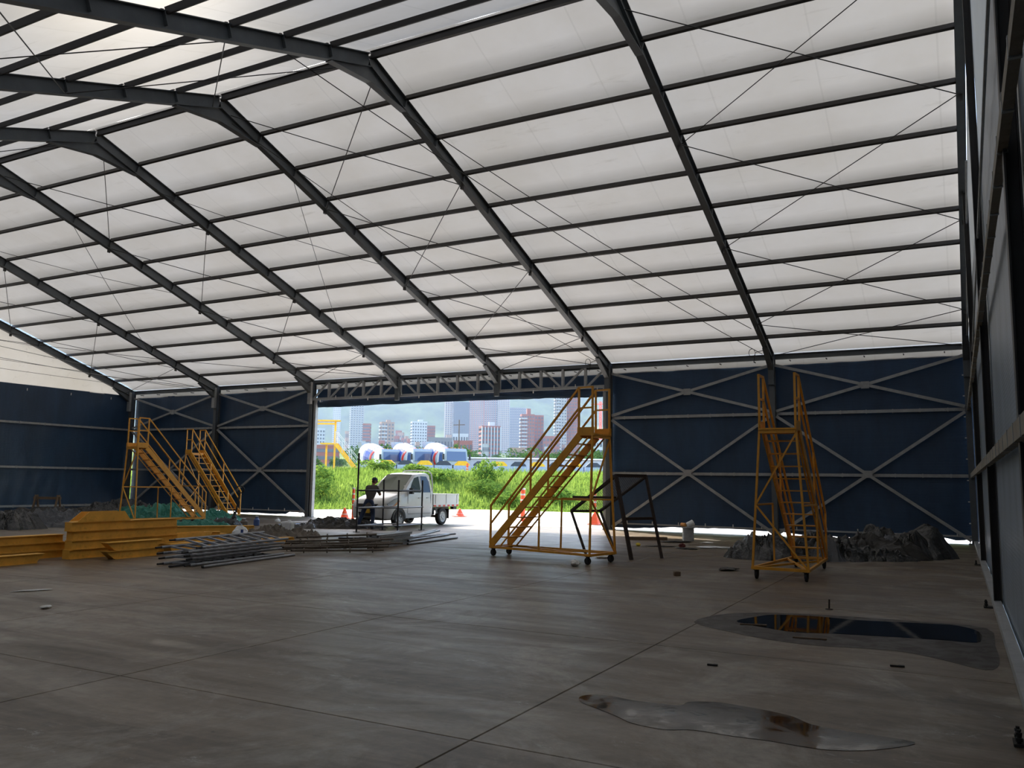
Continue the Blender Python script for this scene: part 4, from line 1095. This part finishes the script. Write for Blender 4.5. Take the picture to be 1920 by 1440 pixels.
for k, (x, y, a, w, d_, lb) in enumerate([(-20.2, 22.4, .3, 1.5, 1.0, 'pale blue foam board lying nearest the bundled tarpaulin'), (-21.3, 23.6, .5, 1.4, .9, 'pale grey board lying by the left door jamb'), (-19.3, 21.4, .2, 1.1, .5, 'narrow pale blue board in front of the foam board')]):
    t = thing('foam_board', lb, 'board', (x, y, 0), a, 'pale boards left of the doorway')
    MB().box((0, 0, .025), (w, d_, .05)).build('board_body', paint('pale_blue_board', (150, 170, 205), .6) if k != 1 else M_apron, t); MB().box((0, 0, .052), (w*.96, .02, .004)).build('board_groove', M_galv, t)
# pallet jack
t = thing('pallet_jack', 'black hand pallet jack standing upright behind the long yellow beam', 'pallet jack', (-21.95, 20.95, 0), radians(20))
MB().bar((0, 0, .12), (.10, .12, 1.10), .035, .045).build('drawbar', M_trim, t)
c = Vector((.105, .125, 1.22))
MB().path([c+Vector((.15*sin(a), 0, -.12*cos(a))) for a in [i*2*pi/16 for i in range(17)]], .018, 8).build('handle_loop', M_trim, t)
MB().lathe([(.05, 0), (.09, .02), (.09, .22), (.05, .30), (.03, .42)], (0, 0, .05), 14).build('pump', M_trim, t)
for s in (-1, 1):
    MB().lathe([(.03, -.03), (.085, -.03), (.085, .03), (.03, .03)], (s*.08, 0, .085), 14, Matrix.Rotation(pi/2, 3, 'Y')).build('steer_wheel', M_rubber, t)
    MB().box((s*.2, -.65, .09), (.15, 1.15, .05)).build('fork', M_red, t)
for k, (x, y, r, h, mt, lb) in enumerate([(-22.6, 21.6, .09, .26, M_white, 'white bottle left of the pallet jack'), (-21.3, 21.35, .10, .30, paint('blue_jug', (70, 96, 150), .4), 'blue-white jug right of the pallet jack'), (-21.55, 21.0, .14, .22, M_rustpipe, 'brown can at the foot of the pallet jack'), (-24.1, 22.9, .12, .16, M_white, 'white bowl under the stairs behind the pallet jack'), (-22.2, 23.3, .10, .14, M_white, 'small white cup on the sunlit floor behind the pallet jack')]):
    t = thing('bottle' if k < 2 else 'can' if k == 2 else 'bowl' if k == 3 else 'cup', lb, 'container', (x, y, 0))
    MB().lathe([(r*.8, 0), (r, .02), (r, h*.65), (r*.5, h*.85), (r*.5, h)], (0, 0, 0), 14).build('vessel', mt, t); MB().lathe([(r*.45, h), (r*.52, h), (r*.52, h+.03), (r*.3, h+.035)], (0, 0, 0), 12).build('lid', M_tab, t)
# wooden sawhorse far left
t = thing('sawhorse', 'small grey wooden sawhorse at the far left wall', 'sawhorse', (-32.2, 20.4, 0), radians(25))
MB().box((.45, 0, .72), (1.1, .09, .10)).build('top_rail', M_wood, t)
for x in (0, .9):
    for s in (-1, 1): MB().bar((x, s*.25, 0), (x, s*.04, .84), .08, .05, (1, 0, 0)).build('leg', M_wood, t)
    MB().bar((x, -.18, .3), (x, .18, .3), .05, .05).build('stretcher', M_wood, t)

# ================================================================= PUDDLES
def mat_water(name, base, rough, wet):
    t = NT(name); p = t.pos()
    n = t.noise(p, 3.5, 5, .65, .6)
    r = t.ramp(n, [(0.42, (rough,)*3), (0.62, (rough+.18 if wet else rough+.02,)*3)])
    b = t.principled(srgb(*base), r, 0, t.bump(t.noise(p, 14, 3, .5), .03, .004)); b.inputs['Specular IOR Level'].default_value = .6; b.inputs['IOR'].default_value = 1.36
    return t.m
def puddle(name, label, pts, z, mat, sub=3):
    n = len(pts); P = [Vector((*p, 0)) for p in pts]; out = []
    for i in range(n):     # Catmull-Rom outline
        a, b, c, d = P[i-1], P[i], P[(i+1) % n], P[(i+2) % n]
        for k in range(sub):
            f = k/sub; out.append(0.5*((2*b)+(c-a)*f+(2*a-5*b+4*c-d)*f*f+(3*b-a-3*c+d)*f**3))
    m = MB(); N = len(out)
    m.v = [(q.x, q.y, z) for q in out]+[(q.x, q.y, .0008) for q in out]
    m.f = [tuple(range(N))] if sum((out[i].x*out[(i+1) % N].y-out[(i+1) % N].x*out[i].y) for i in range(N)) > 0 else [tuple(reversed(range(N)))]
    m.f += [(i, i+N, (i+1) % N+N, (i+1) % N) for i in range(N)]
    o = m.build(name, mat); return tag(o, label, 'puddle' if 'puddle' in name else 'stain')
puddle('damp_patch', 'dark damp patch on the concrete around the far puddle', [(-2.8, 9.83), (-2.69, 10.56), (-2.32, 10.99), (-1.61, 11.27), (-.48, 11.40), (.22, 11.3), (.27, 10.08), (.27, 9.11), (.15, 8.72), (-.19, 9.0), (-.63, 9.25), (-1.32, 9.1), (-1.81, 9.17), (-2.26, 9.4)], .0022, mat_water('damp_concrete', (36, 30, 25), .40, True))
puddle('puddle', 'still dark puddle reflecting the stairs, near the right wall', [(-2.39, 10.2), (-2.25, 10.66), (-2.07, 10.96), (-1.59, 11.1), (-1.15, 11.07), (-.75, 11.17), (-.37, 11.27), (-.08, 11.3), (.14, 10.95), (.14, 10.26), (-.01, 10.15), (-.2, 10.15), (-.68, 10.06), (-1.04, 9.97), (-1.29, 9.91), (-1.66, 9.78), (-1.95, 9.88), (-2.2, 10.01)], .004, mat_water('still_water', (16, 14, 12), .02, False))
puddle('puddle', 'long shallow puddle in the foreground reflecting the white roof', [(-2.58, 5.97), (-2.53, 6.08), (-2.38, 6.12), (-2.21, 6.09), (-2.02, 6.1), (-1.85, 6.13), (-1.83, 6.26), (-1.66, 6.36), (-1.52, 6.36), (-1.26, 6.32), (-1.08, 6.25), (-.94, 6.12), (-.73, 6.08), (-.58, 6.08), (-.31, 6.05), (-.39, 5.89), (-.59, 5.69), (-.82, 5.59), (-1.12, 5.6), (-1.35, 5.58), (-1.6, 5.58), (-1.77, 5.49), (-2.0, 5.52), (-2.16, 5.63), (-2.38, 5.76), (-2.51, 5.84)], .003, mat_water('shallow_water', (40, 36, 31), .05, True))

# ================================================================= OUTSIDE: ground, bank, hillside
def toe(x): return max(33.0, 43.0+min(0.0, (x+24.5))*1.25)+0.5*fbm(x*0.3, 1.0)
def bank_z(x, y):
    d = y-toe(x)
    if d < 0: return 0.0
    f = min(1.0, d/15.0); z = 2.15*(f*f*(3-2*f))+0.18*fbm(x*0.25, y*0.25)*min(1, d/2)
    if y > 62: z -= (z-1.35)*min(1, (y-62)/5)
    return z
def terr(x, y):
    r = sqrt(x*x+y*y)
    z = 1.35+max(0, r-220)*0.030
    if r > 2050: z += (r-2050)**1.05*0.42*(1+.55*fbm(x*.0011, y*.0011, 2))
    return z+ (0.02*max(0, r-300))*fbm(x*.004, y*.004, 5)
def ag(x0, x1, y0, y1, nx, ny, fz):
    return MB().grid(lambda u, v: (x0+(x1-x0)*u, y0+(y1-y0)*v, fz(x0+(x1-x0)*u, y0+(y1-y0)*v)), nx, ny)
M_soil = mat_foliage('grass_soil', (78, 96, 40), (112, 128, 56), 0.0, .8)
M_grass = mat_foliage('grass_blades', (84, 112, 44), (138, 158, 72), 0.45, .5)
M_shrub = mat_foliage('shrub_leaves', (70, 104, 46), (128, 150, 62), 0.4, 1.2)
M_tree = mat_foliage('tree_leaves', (44, 70, 40), (80, 108, 56), 0.3, .2)
M_hill = mat_foliage('hill_forest', (20, 40, 24), (112, 124, 66), 0.0, .009)
M_bark = paint('bark', (86, 74, 60), .9)
m = ag(-140, 120, D+0.33, 62, 2, 2, lambda x, y: -0.012)
struct('ground_apron', 'bright sunlit concrete apron outside the doorway', m.mesh('ground_apron', M_apron))
m = ag(-90, 40, -70, D+0.33, 2, 2, lambda x, y: -0.30); struct('ground_yard', 'bare ground around the hangar', m.mesh('ground_yard', M_apron))
m = ag(-110, 60, 31, 70, 150, 60, lambda x, y: bank_z(x, y) if y > toe(x)-.4 else -0.06); m.smooth = True
struct('ground_bank', 'grassy bank rising behind the apron', m.mesh('ground_bank', M_soil))
m = ag(-420, 260, 67, 240, 30, 20, lambda x, y: terr(x, y)); struct('ground_yard_2', 'flat works yard behind the bank', m.mesh('ground_yard_2', M_apron))
m = MB().grid(lambda u, v: ((lambda a, r: (r*sin(a), r*cos(a), terr(r*sin(a), r*cos(a))+(r*0.004 if r < 2050 else 8+(r-2050)*.035)*fbm(r*sin(a)*.006, r*cos(a)*.006, 3, 6)))(radians(-70+110*u), 230+(4300-230)*v**1.5)), 300, 190); m.smooth = True
struct('ground_hillside', 'hazy green mountainside with the city climbing it', m.mesh('ground_hillside', M_hill))

# tall grass on the bank
rg = random.Random(3); gm = MB()
def blade(x, y, z, h, w, a, lean):
    dx, dy = cos(a)*w/2, sin(a)*w/2; lx, ly = -sin(a)*lean, cos(a)*lean; o = len(gm.v)
    gm.v += [(x-dx, y-dy, z-.03), (x+dx, y+dy, z-.03), (x-dx*.7+lx*.4, y-dy*.7+ly*.4, z+h*.6), (x+dx*.7+lx*.4, y+dy*.7+ly*.4, z+h*.6), (x+lx, y+ly, z+h)]
    gm.f += [(o, o+1, o+3, o+2), (o+2, o+3, o+4)]
for _ in range(52000):
    x = rg.uniform(-56, -8); y = toe(x)+rg.random()**1.3*19
    if y > 63: continue
    dens = fbm(x*.35, y*.35, 7)
    h = rg.uniform(.16, .42)*(1+.7*max(-.5, dens))*(0.5 if y-toe(x) < .8 else 1)
    blade(x, y, bank_z(x, y), h, rg.uniform(.03, .07), rg.uniform(0, pi), rg.uniform(-.25, .25))
g_ = gm.build('tall_grass', M_grass); tag(g_, 'tall bright green grass covering the bank outside', 'grass', kind='stuff')

def leafball(n, rx, rz, seed, leaf, trunk=True):
    r = random.Random(seed); m = MB()
    lobes = [(r.uniform(-.55, .55)*rx, r.uniform(-.55, .55)*rx, rz*(.55+r.uniform(-.25, .35)), r.uniform(.4, .62)) for _ in range(7)]
    for _ in range(n):
        lx, ly, lz, lr = r.choice(lobes)
        a = r.uniform(0, 2*pi); b = math.asin(r.uniform(-.7, 1)); q = r.uniform(.75, 1.05)
        p = Vector((lx+cos(a)*cos(b)*rx*lr*q, ly+sin(a)*cos(b)*rx*lr*q, lz+sin(b)*rz*lr*q))
        n1 = Vector((r.uniform(-1, 1), r.uniform(-1, 1), r.uniform(-1, 1))).normalized(); n2 = n1.orthogonal().normalized(); s = leaf*r.uniform(.6, 1.4)
        m.add([p-n1*s, p+n2*s*.45, p+n1*s, p-n2*s*.45], [(0, 1, 2, 3)])
    return m
sh_me = [leafball(900, 1, 1, 11+i, .10).mesh('foliage', M_shrub) for i in range(3)]
st_me = MB().path([(0, 0, -.1), (.05, 0, .3), (.0, .05, .8)], .03, 5).mesh('stem', M_bark)
def shrub(label, x, y, rx, rz, k):
    t = thing('shrub', label, 'shrub', (x, y, bank_z(x, y)-.15), k*1.3, 'shrubs on the grassy bank')
    f = link('foliage', sh_me[k % 3], t); f.scale = (rx, rx, rz)
    st = link('stem', st_me, t); st.scale = (1, 1, rz)
for k, (x, y, rx, rz, lb) in enumerate([(-27.9, 48.6, .95, 1.25, 'bright yellow-green shrub rising highest right of the truck'), (-33.2, 38.5, 1.3, 1.0, 'bushy shrub nearest the left door jamb'), (-36.5, 41.5, 1.5, 1.1, 'dense dark shrub behind the left jamb shrub'),
        (-36.2, 47.5, 1.5, .8, 'wide leafy shrub at the foot of the yellow gantry steps'), (-33.0, 47.5, 1.4, .7, 'leafy shrub above the truck roof'), (-30.3, 46.5, 1.2, .7, 'low shrub left of the yellow-green one'), (-26.6, 46.5, 1.5, .9, 'low weedy shrub below the yellow-green one'),
        (-21.5, 46.2, 1.2, 1.0, 'low weedy shrub behind the mesh stand'), (-30.5, 42.6, .9, .6, 'small weedy shrub at the kerb beside the truck'), (-24.2, 45.0, 1.0, .8, 'small weedy shrub behind the tall stairs handrail')]):
    shrub(lb, x, y, rx, rz, k)

# trees beyond the yard
tr_me = [leafball(1100, 1, 1, 31+i, .085).mesh('crown', M_tree) for i in range(4)]
tk_me = MB().tube((0, 0, -.9), (0, 0, .5), .07, 8, .04).mesh('trunk', M_bark)
rt = random.Random(5)
spots = []
for i in range(34):
    px = rt.uniform(-.245, .14); tt = rt.choice([150, 190, 240, 300, 380, 470])*rt.uniform(.9, 1.15)
    p = F_*tt+R_*(px*tt); spots.append((p.x, p.y, tt))
for i, (x, y, tt) in enumerate(spots):
    ztop = 1.6+tt*(rt.uniform(40, 62))/1556.1; sc = max(2.0, min(5.0*(1+tt/600), (ztop-terr(x, y))*.75))
    t = thing('tree', 'dark green city tree in the hazy belt beyond the works yard', 'tree', (x, y, ztop-sc*.85*1.25), rt.uniform(0, 6), 'trees beyond the works yard')
    c = link('crown', tr_me[i % 4], t); c.scale = (sc, sc, sc*.85); k_ = link('trunk', tk_me, t); k_.scale = (sc, sc, sc)

# ================================================================= OUTSIDE: barriers, posts, cones
bar_d = Vector((R_.x, R_.y, 0)).normalized()
M_hazy = paint('barrier_yellow', (240, 178, 30), .5); M_hazb = paint('barrier_black', (58, 60, 72), .5); M_barw = paint('barrier_white', (150, 156, 164), .6)
prof = [(-.30, 0), (.30, 0), (.24, .30), (.13, .52), (-.13, .52), (-.24, .30)]
bb = MB().prism(prof, lambda y, z: (-.68, y, z), lambda y, z: (.68, y, z)).mesh('base', M_barw)
def cap_me(mt): return MB().loft([[(sx*a, sy, z) for sx, sy in ((-1, -.14), (1, -.14), (1, .14), (-1, .14))] for a, z in ((.62, .50), (.58, .62), (.30, .86))]).mesh('cap', mt)
cy_, cb_ = cap_me(M_hazy), cap_me(M_hazb)
o0 = Vector((-32.05, 58.0, 0))
for k in range(-7, 10):
    p = o0+bar_d*(k*1.49)
    y_ = 'yellow' if k % 2 == 0 else 'black'
    t = thing('road_barrier', '%s-topped white road barrier in the row along the top of the bank' % y_, 'barrier', (p.x, p.y, 2.36), atan2(bar_d.y, bar_d.x), '%s-topped road barriers' % y_)
    link('base', bb, t); link('cap', cy_ if k % 2 == 0 else cb_, t)
def delineator(label, x, y, z, h, r=.05, cone=True, bands=3):
    t = thing('delineator_post', label, 'post', (x, y, z), 0, 'orange delineator posts')
    MB().tube((0, 0, 0), (0, 0, h), r, 12).build('post_tube', M_orange, t)
    for k in range(bands): MB().tube((0, 0, h*(.45+.17*k)), (0, 0, h*(.50+.17*k)), r*1.05, 12).build('reflector_band', M_tab, t)
    if cone: MB().loft([[(a*sx, a*sy, zz) for sx, sy in ((-1, -1), (1, -1), (1, 1), (-1, 1))] for a, zz in ((.24, 0), (.24, .03), (.19, .05), (.06, .42))]).build('cone_base', M_orange, t)
    return t
delineator('slim orange delineator post left of the truck in the doorway', -21.6, 26.9, 0, 1.28, .055, False, 4)
delineator('thick double-banded orange delineator post seen through the tall stairs', -16.0, 31.0, 0, 1.35, .10, False, 4)
delineator('orange delineator post on a cone base behind the mesh stand', -12.6, 30.6, 0, 1.35, .05, True, 3)
delineator('small orange post on the bank before the barrier row', -33.6, 55.6, 2.0, 1.0, .09, False, 2)
def cone(label, x, y, h, r, rot=0):
    t = thing('traffic_cone', label, 'cone', (x, y, 0), rot)
    MB().lathe([(r, .03), (r*.85, .05), (r*.2, h-.02), (r*.12, h)], (0, 0, 0), 16).build('cone_body', M_orange, t); MB().box((0, 0, .015), (r*2.3, r*2.3, .03)).build('cone_foot', M_orange, t)
    MB().lathe([(r*.66, h*.38), (r*.46, h*.58)], (0, 0, 0), 16).build('cone_band', M_tab, t)
cone('small red-orange traffic cone right of the truck rear wheel', -20.3, 33.0, .36, .24)
cone('orange traffic cone beside the slim post left of the truck', -22.6, 27.6, .45, .2)

# ================================================================= OUTSIDE: yellow gantry
g = thing('yellow_gantry', 'yellow steel gantry with steps standing on the bank at left', 'gantry', (-41.05, 48.7, 2.2), atan2(bar_d.y, bar_d.x))
M_gy = paint('gantry_yellow', (240, 178, 44), .5)
MB().bar((-3.2, 0, 3.80), (.35, 0, 3.80), .5, .10).build('top_beam', M_gy, g); MB().bar((-3.2, 0, 3.55), (.0, 0, 3.58), .3, .12).build('top_beam', M_gy, g)
for x, y in ((0, 0), (-.75, .6), (-3.0, 0)): MB().bar((x, y, -.2), (x, y, 3.75 if y == 0 else 2.0), .13, .13, (1, 0, 0)).build('post', M_gy, g)
MB().box((-.45, .2, 2.08), (1.2, .9, .10)).build('platform', M_gy, g)
for s in (-.35, .35): MB().bar((.1, s, 2.05), (1.75, s, .05), .05, .22).build('stringer', M_gy, g)
for k in range(8): MB().box((.1+1.65*(k+.5)/8, 0, 2.05-2*(k+.5)/8), (.2, .66, .03)).build('tread', M_gy, g)
for s in (-.38, .38):
    h = MB().bar((.1, s, 3.0), (1.75, s, 1.0), .03, .03); h.bar((.1, s, 2.55), (1.75, s, .55), .025, .025)
    for k in range(4): h.bar((.1+1.65*k/3, s, 2.05-2*k/3), (.1+1.65*k/3, s, 3.0-2*k/3), .03, .03, (1, 0, 0))
    h.build('handrail', M_tab, g)

# ================================================================= OUTSIDE: mixer trucks
M_mixw = paint('mixer_white', (150, 154, 160), .35, var=.02); M_mixb = paint('mixer_blue', (54, 72, 150), .4); M_mglass = mat_glass('mixer_glass', (44, 62, 98), .08)
def make_mixer():
    t = thing('mixer_truck', 'x', 'mixer truck', (0, 0, 0), 0, 'concrete mixer trucks behind the barriers')
    cab = MB().loft([[(x, s*w, z) for s, w, z in ((-1, 1.22, .7), (1, 1.22, .7), (1, 1.25, 1.7), (1, 1.12, top), (-1, 1.12, top), (-1, 1.25, 1.7))] for x, top in ((2.0, 1.75), (2.05, 1.85), (1.92, 2.85), (1.75, 3.02), (.3, 3.08), (.2, 3.0))]).build('cab', M_mixw, t)
    MB().prism([(-1.02, 1.82), (1.02, 1.82), (.98, 2.72), (-.98, 2.72)], lambda y, z: (2.09-(z-1.82)*.14, y, z), lambda y, z: (1.9-(z-1.82)*.14, y, z)).build('windscreen', M_mglass, t)
    for s in (-1, 1):
        MB().prism([(.6, 1.8), (1.6, 1.8), (1.5, 2.65), (.6, 2.65)], lambda x, z: (x, s*1.255-(z-1.7)*s*.1, z), lambda x, z: (x, s*1.15, z)).build('side_window', M_mglass, t)
        MB().box((2.05, s*1.38, 2.2), (.1, .18, .55)).build('mirror', M_trim, t); MB().box((2.07, s*.85, 1.0), (.08, .45, .22)).build('headlight', M_lamp, t)
    MB().box((2.06, 0, 1.28), (.06, 1.5, .32)).build('grille', M_trim, t); MB().box((2.08, 0, .72), (.18, 2.44, .34)).build('bumper', M_hazb, t)
    for k in range(5): MB().box((1.72, -.8+.4*k, 3.07), (.1, .12, .06)).build('roof_lamp', M_amber, t)
    MB().box((-2.6, 0, .95), (6.4, .9, .3)).build('chassis', M_trim, t)
    Rx = Matrix.Rotation(radians(-78), 3, 'Y')
    pr_ = [(.35, -2.6), (.75, -2.4), (1.12, -1.4), (1.22, -.6), (1.22, .5), (1.0, 1.5), (.62, 2.3), (.5, 2.45)]
    dr = MB().lathe(pr_, (-2.6, 0, 2.45), 24, Rx).build('drum', M_mixw, t); autosmooth(dr, 50)
    b1 = MB().lathe([(1.145, -1.35), (1.24, -.60), (1.24, -.25), (1.2, -.2)], (-2.6, 0, 2.45), 24, Rx).build('drum_band', M_mixb, t)
    MB().lathe([(1.06, -1.75), (1.10, -1.5)], (-2.6, 0, 2.45), 24, Rx).build('drum_stripe', M_red, t)
    MB().loft([[(-5.3, -.5, 3.3), (-5.3, .5, 3.3), (-5.3, .6, 3.9), (-5.3, -.6, 3.9)], [(-4.6, -.25, 3.2), (-4.6, .25, 3.2), (-4.6, .5, 3.9), (-4.6, -.5, 3.9)]]).build('hopper', M_mixw, t)
    for x in (1.2, -3.2, -4.5):
        for s in (-1, 1): MB().lathe([(.2, -.15), (.48, -.15), (.52, -.1), (.52, .1), (.48, .15), (.2, .15)], (x, s*1.05, .52), 18, Matrix.Rotation(pi/2, 3, 'X')).build('wheel', M_tyre, t)
    return t
m0 = make_mixer()
vd = Vector((F_.x, F_.y, 0)).normalized()
for k, (px, tt, dl, lb) in enumerate([(724, 86, 0, 'leftmost white mixer truck with blue banded drum'), (784, 84, .12, 'middle white mixer truck with blue banded drum'), (843, 82, .18, 'rightmost white mixer truck with blue banded drum')]):
    t = m0 if k == 0 else copy_tree(m0)
    p = F_*tt+R_*((px-960)/1556.1*tt); t.location = (p.x, p.y, 1.72)
    t.rotation_euler = (0, 0, atan2(-vd.y, -vd.x)+.60-dl*.6); tag(t, lb+' behind the barriers', 'mixer truck', 'concrete mixer trucks behind the barriers')

# long white hoarding / site cabins behind the barriers
h = thing('site_cabin', 'long low white site cabin with a flat roof behind the barriers', 'cabin', (-40.2, 80.7, 1.3), atan2(bar_d.y, bar_d.x))
MB().box((0, 0, 1.35), (16.2, 2.4, 2.7)).build('wall', M_mixw, h); MB().box((0, -.1, 2.82), (16.8, 2.9, .14)).build('roof', paint('cabin_roof', (220, 222, 226), .5), h)
for k in range(7): MB().box((-7+k*2.33, -1.22, 1.5), (.06, .06, 2.5)).build('panel_joint', M_galv, h)
for k in range(4): MB().box((-5+k*3.4, -1.22, 1.6), (1.0, .05, .8)).build('window', M_mglass, h)

# ================================================================= OUTSIDE: city buildings
BM = dict(white=paint('bld_white', (176, 178, 182), .8, var=.04, scale=.3), brick=paint('bld_brick', (142, 84, 70), .85, var=.08, scale=.4), pale=paint('bld_pale', (156, 154, 152), .8, var=.05, scale=.3), dark=paint('bld_dark', (64, 72, 86), .6, var=.05, scale=.3), tan=paint('bld_tan', (150, 124, 108), .85, var=.06, scale=.3), grey=paint('bld_grey', (118, 118, 120), .85, var=.06, scale=.3))
M_bwin = paint('bld_window', (58, 66, 78), .3, var=.2, scale=.2)
def building(label, px, t, w, ztop, wall, floors, cols, drot=0.0, depth=None, style='grid', crown=0, second=None):
    p = F_*t+R_*((px-960)/1556.1*t); x, y = p.x, p.y; zb = terr(x, y)-8; H = ztop-zb; dp = depth or w*.9
    o = thing('city_building', label, 'building', (x, y, zb), atan2(y, x)-pi/2+drot)
    MB().box((0, dp/2, H/2), (w, dp, H)).build('wall', BM[wall], o)
    MB().box((0, dp/2, H+.4), (w*1.02, dp*1.02, .8)).build('parapet', BM[wall], o)
    if crown: MB().box((w*.1, dp/2, H+crown/2), (w*.3, dp*.4, crown)).build('roof_block', BM[second or wall], o)
    fh = H/floors; cw = w/cols; m = MB()
    for f in range(1, floors):
        z = f*fh+fh*.45
        if z < 6: continue
        if style == 'band': m.box((0, -.05, z), (w*.92, .3, fh*.45)); m.box((-w/2-.05, dp/2, z), (.3, dp*.85, fh*.45)); m.box((w/2+.05, dp/2, z), (.3, dp*.85, fh*.45)); continue
        for c in range(cols):
            m.box((-w/2+cw*(c+.5), -.05, z), (cw*.52, .3, fh*.52))
        for sx in (-1, 1):
            for c in range(max(2, cols-1)):
                m.box((sx*(w/2+.05), dp*(c+.5)/max(2, cols-1), z), (.3, dp/max(2, cols-1)*.5, fh*.52))
    m.build('window_grid', M_bwin, o, kind='stuff')
    if style == 'balcony' or style == 'rib':
        b = MB()
        if style == 'rib':
            for c in range(cols+1): b.box((-w/2+cw*c, -.5, H/2), (cw*.25, 1.0, H))
        else:
            for f in range(1, floors): b.box((-w*.28, -.7, f*fh), (w*.42, 1.5, fh*.3)); b.box((-w/2-.6, dp*.4, f*fh), (1.2, dp*.6, fh*.3))
        b.build('balcony' if style == 'balcony' else 'pilaster', BM[second or 'white'], o, kind='stuff')
    return o
Z = lambda t, y, px=850: 1.6+t*(899+(px-600)*.0155-y)/1556.1
def bld(label, x0, x1, yt, t, *a, **k): building(label, (x0+x1)/2, t, (x1-x0)/1556.1*t, Z(t, yt, (x0+x1)/2), *a, **k)
bld('slim white tower rising out of view at left of the skyline', 660, 684, 728, 1050, 'white', 34, 5, .1, style='rib', second='pale')
bld('faint pale tower far behind the yellow gantry', 627, 641, 736, 1900, 'pale', 36, 4)
bld('narrow brick apartment block right of the slim white tower', 683, 697, 797, 850, 'brick', 14, 3, -.15, style='band')
bld('brown and white apartment block behind the mixer trucks', 718, 742, 794, 820, 'tan', 14, 4, .2, style='balcony', crown=3)
bld('white apartment block with dark window columns in the skyline centre', 775, 803, 793, 900, 'white', 15, 6, .12, crown=3)
bld('brick wing attached right of the white apartment block', 803, 818, 801, 920, 'brick', 13, 4)
bld('dark glass office tower in the middle of the skyline', 852, 882, 756, 1300, 'dark', 34, 8, .15)
bld('tall pale brown tower left behind the dark glass tower', 836, 853, 728, 1550, 'tan', 36, 4, .1, style='rib', second='pale')
bld('tall ribbed tower first right of the dark glass tower', 882, 908, 728, 1700, 'tan', 38, 6, .1, style='rib', second='brick')
bld('tall ribbed tower in the middle of the far group', 909, 934, 726, 1750, 'pale', 38, 6, .0, style='rib', second='brick')
bld('tall ribbed tower at the right of the far group', 935, 956, 730, 1720, 'tan', 38, 6, .1, style='rib', second='pale')
bld('broad lower grey tower at the right end of the far group', 957, 988, 767, 1850, 'grey', 26, 8, .0, style='rib', second='dark')
bld('black and brick mid-rise with white columns', 905, 940, 802, 640, 'brick', 12, 6, .2, style='rib', second='white', crown=4)
bld('red brick tower left half with balconies', 979, 1003, 780, 740, 'brick', 18, 5, .15, style='balcony', crown=6)
bld('red brick tower right half', 1003, 1020, 782, 755, 'brick', 18, 3, .1)
bld('low brick building right of the red brick tower', 1019, 1050, 821, 740, 'brick', 8, 5)
bld('tall white balcony tower right of the red brick tower', 1043, 1063, 728, 790, 'pale', 30, 4, .2, style='balcony')
bld('tall brick tower beside the white balcony tower', 1063, 1087, 728, 800, 'brick', 30, 5, .1)
bld('low white house with a green roof line in the skyline centre', 851, 880, 817, 500, 'white', 6, 6)
bld('low brick warehouse below the low white house', 853, 888, 830, 470, 'brick', 4, 6)
bld('pale low block at the left edge of the view', 588, 613, 806, 640, 'white', 12, 5, .1)
bld('brick low building behind the gantry steps', 596, 641, 838, 430, 'brick', 5, 8, style='band')
bld('small pink house above the site cabin', 958, 986, 844, 380, 'tan', 4, 5)
bld('small white building seen through the tall stairs legs', 1112, 1142, 829, 450, 'white', 6, 5)
bld('long grey roofed hall behind the mixer trucks', 806, 852, 824, 520, 'grey', 4, 8)
rh = random.Random(9)
for k in range(26):
    x0 = rh.uniform(738, 800) if k < 12 else rh.uniform(592, 1140); t_ = rh.uniform(780, 1150) if k < 12 else rh.uniform(600, 1200)
    bld('small brick house on the hazy hillside', x0, x0+rh.uniform(6, 11), 838-(t_-600)*.045+rh.uniform(-6, 6), t_, rh.choice(['brick', 'tan', 'brick', 'pale']), 4, 3, rh.uniform(-.3, .3))
for o in COL.objects:
    if o.get('label') == 'small brick house on the hazy hillside': o['group'] = 'small houses on the hillside'
# construction crane mast and overhead wires
p = F_*1000+R_*((1126-960)/1556.1*1000)
t = thing('tower_crane', 'orange tower crane mast seen above the tall stairs platform', 'crane', (p.x, p.y, terr(p.x, p.y)-2))
m = MB(); H = Z(1000, 752, 1126)-terr(p.x, p.y)
for a in (-1, 1):
    for b in (-1, 1): m.bar((a*1.1, b*1.1, 0), (a*1.1, b*1.1, H), .5, .5, (1, 0, 0))
for k in range(int(H/3)): m.bar((-1.1, -1.1, k*3), (1.1, -1.1, k*3+3), .35, .35); m.bar((-1.1, 1.1, k*3+3), (1.1, 1.1, k*3), .35, .35)
m.build('mast', M_orange, t); MB().bar((-12, 0, H-3), (16, 0, H-3), 1.0, 1.2).build('jib', M_orange, t)
t = thing('utility_pole', 'thin utility pole standing behind the mixer trucks', 'pole', (-52.5, 84.8, 1.35))
MB().tube((0, 0, 0), (0, 0, 7.6), .09, 8, .06).build('pole_shaft', M_bark, t); MB().bar((-.8, 0, 7.0), (.8, 0, 7.0), .08, .08).build('cross_arm', M_bark, t)
w0, w1 = Vector((-52.5, 84.8, 8.6)), Vector((-20, 100, 9.4))
MB().path([w0.lerp(w1, i/12)-Vector((0, 0, 1.4*4*(i/12)*(1-i/12))) for i in range(13)], .02, 5).build('overhead_wire', M_trim, t)

# ================================================================= HAZE over the city and the mountain
t = NT('haze'); vsn = t.new('ShaderNodeVolumeScatter'); vsn.inputs['Color'].default_value = (.50, .66, 1.0, 1); vsn.inputs['Density'].default_value = 0.00012; vsn.inputs['Anisotropy'].default_value = 0.35
t.link(vsn.outputs[0], t.out.inputs['Volume'])
hz = MB().box((-1500, 2230, 250), (5200, 4200, 640)).build('city_haze', t.m); tag(hz, 'blue morning haze hanging over the city and the mountainside', 'haze', kind='stuff')
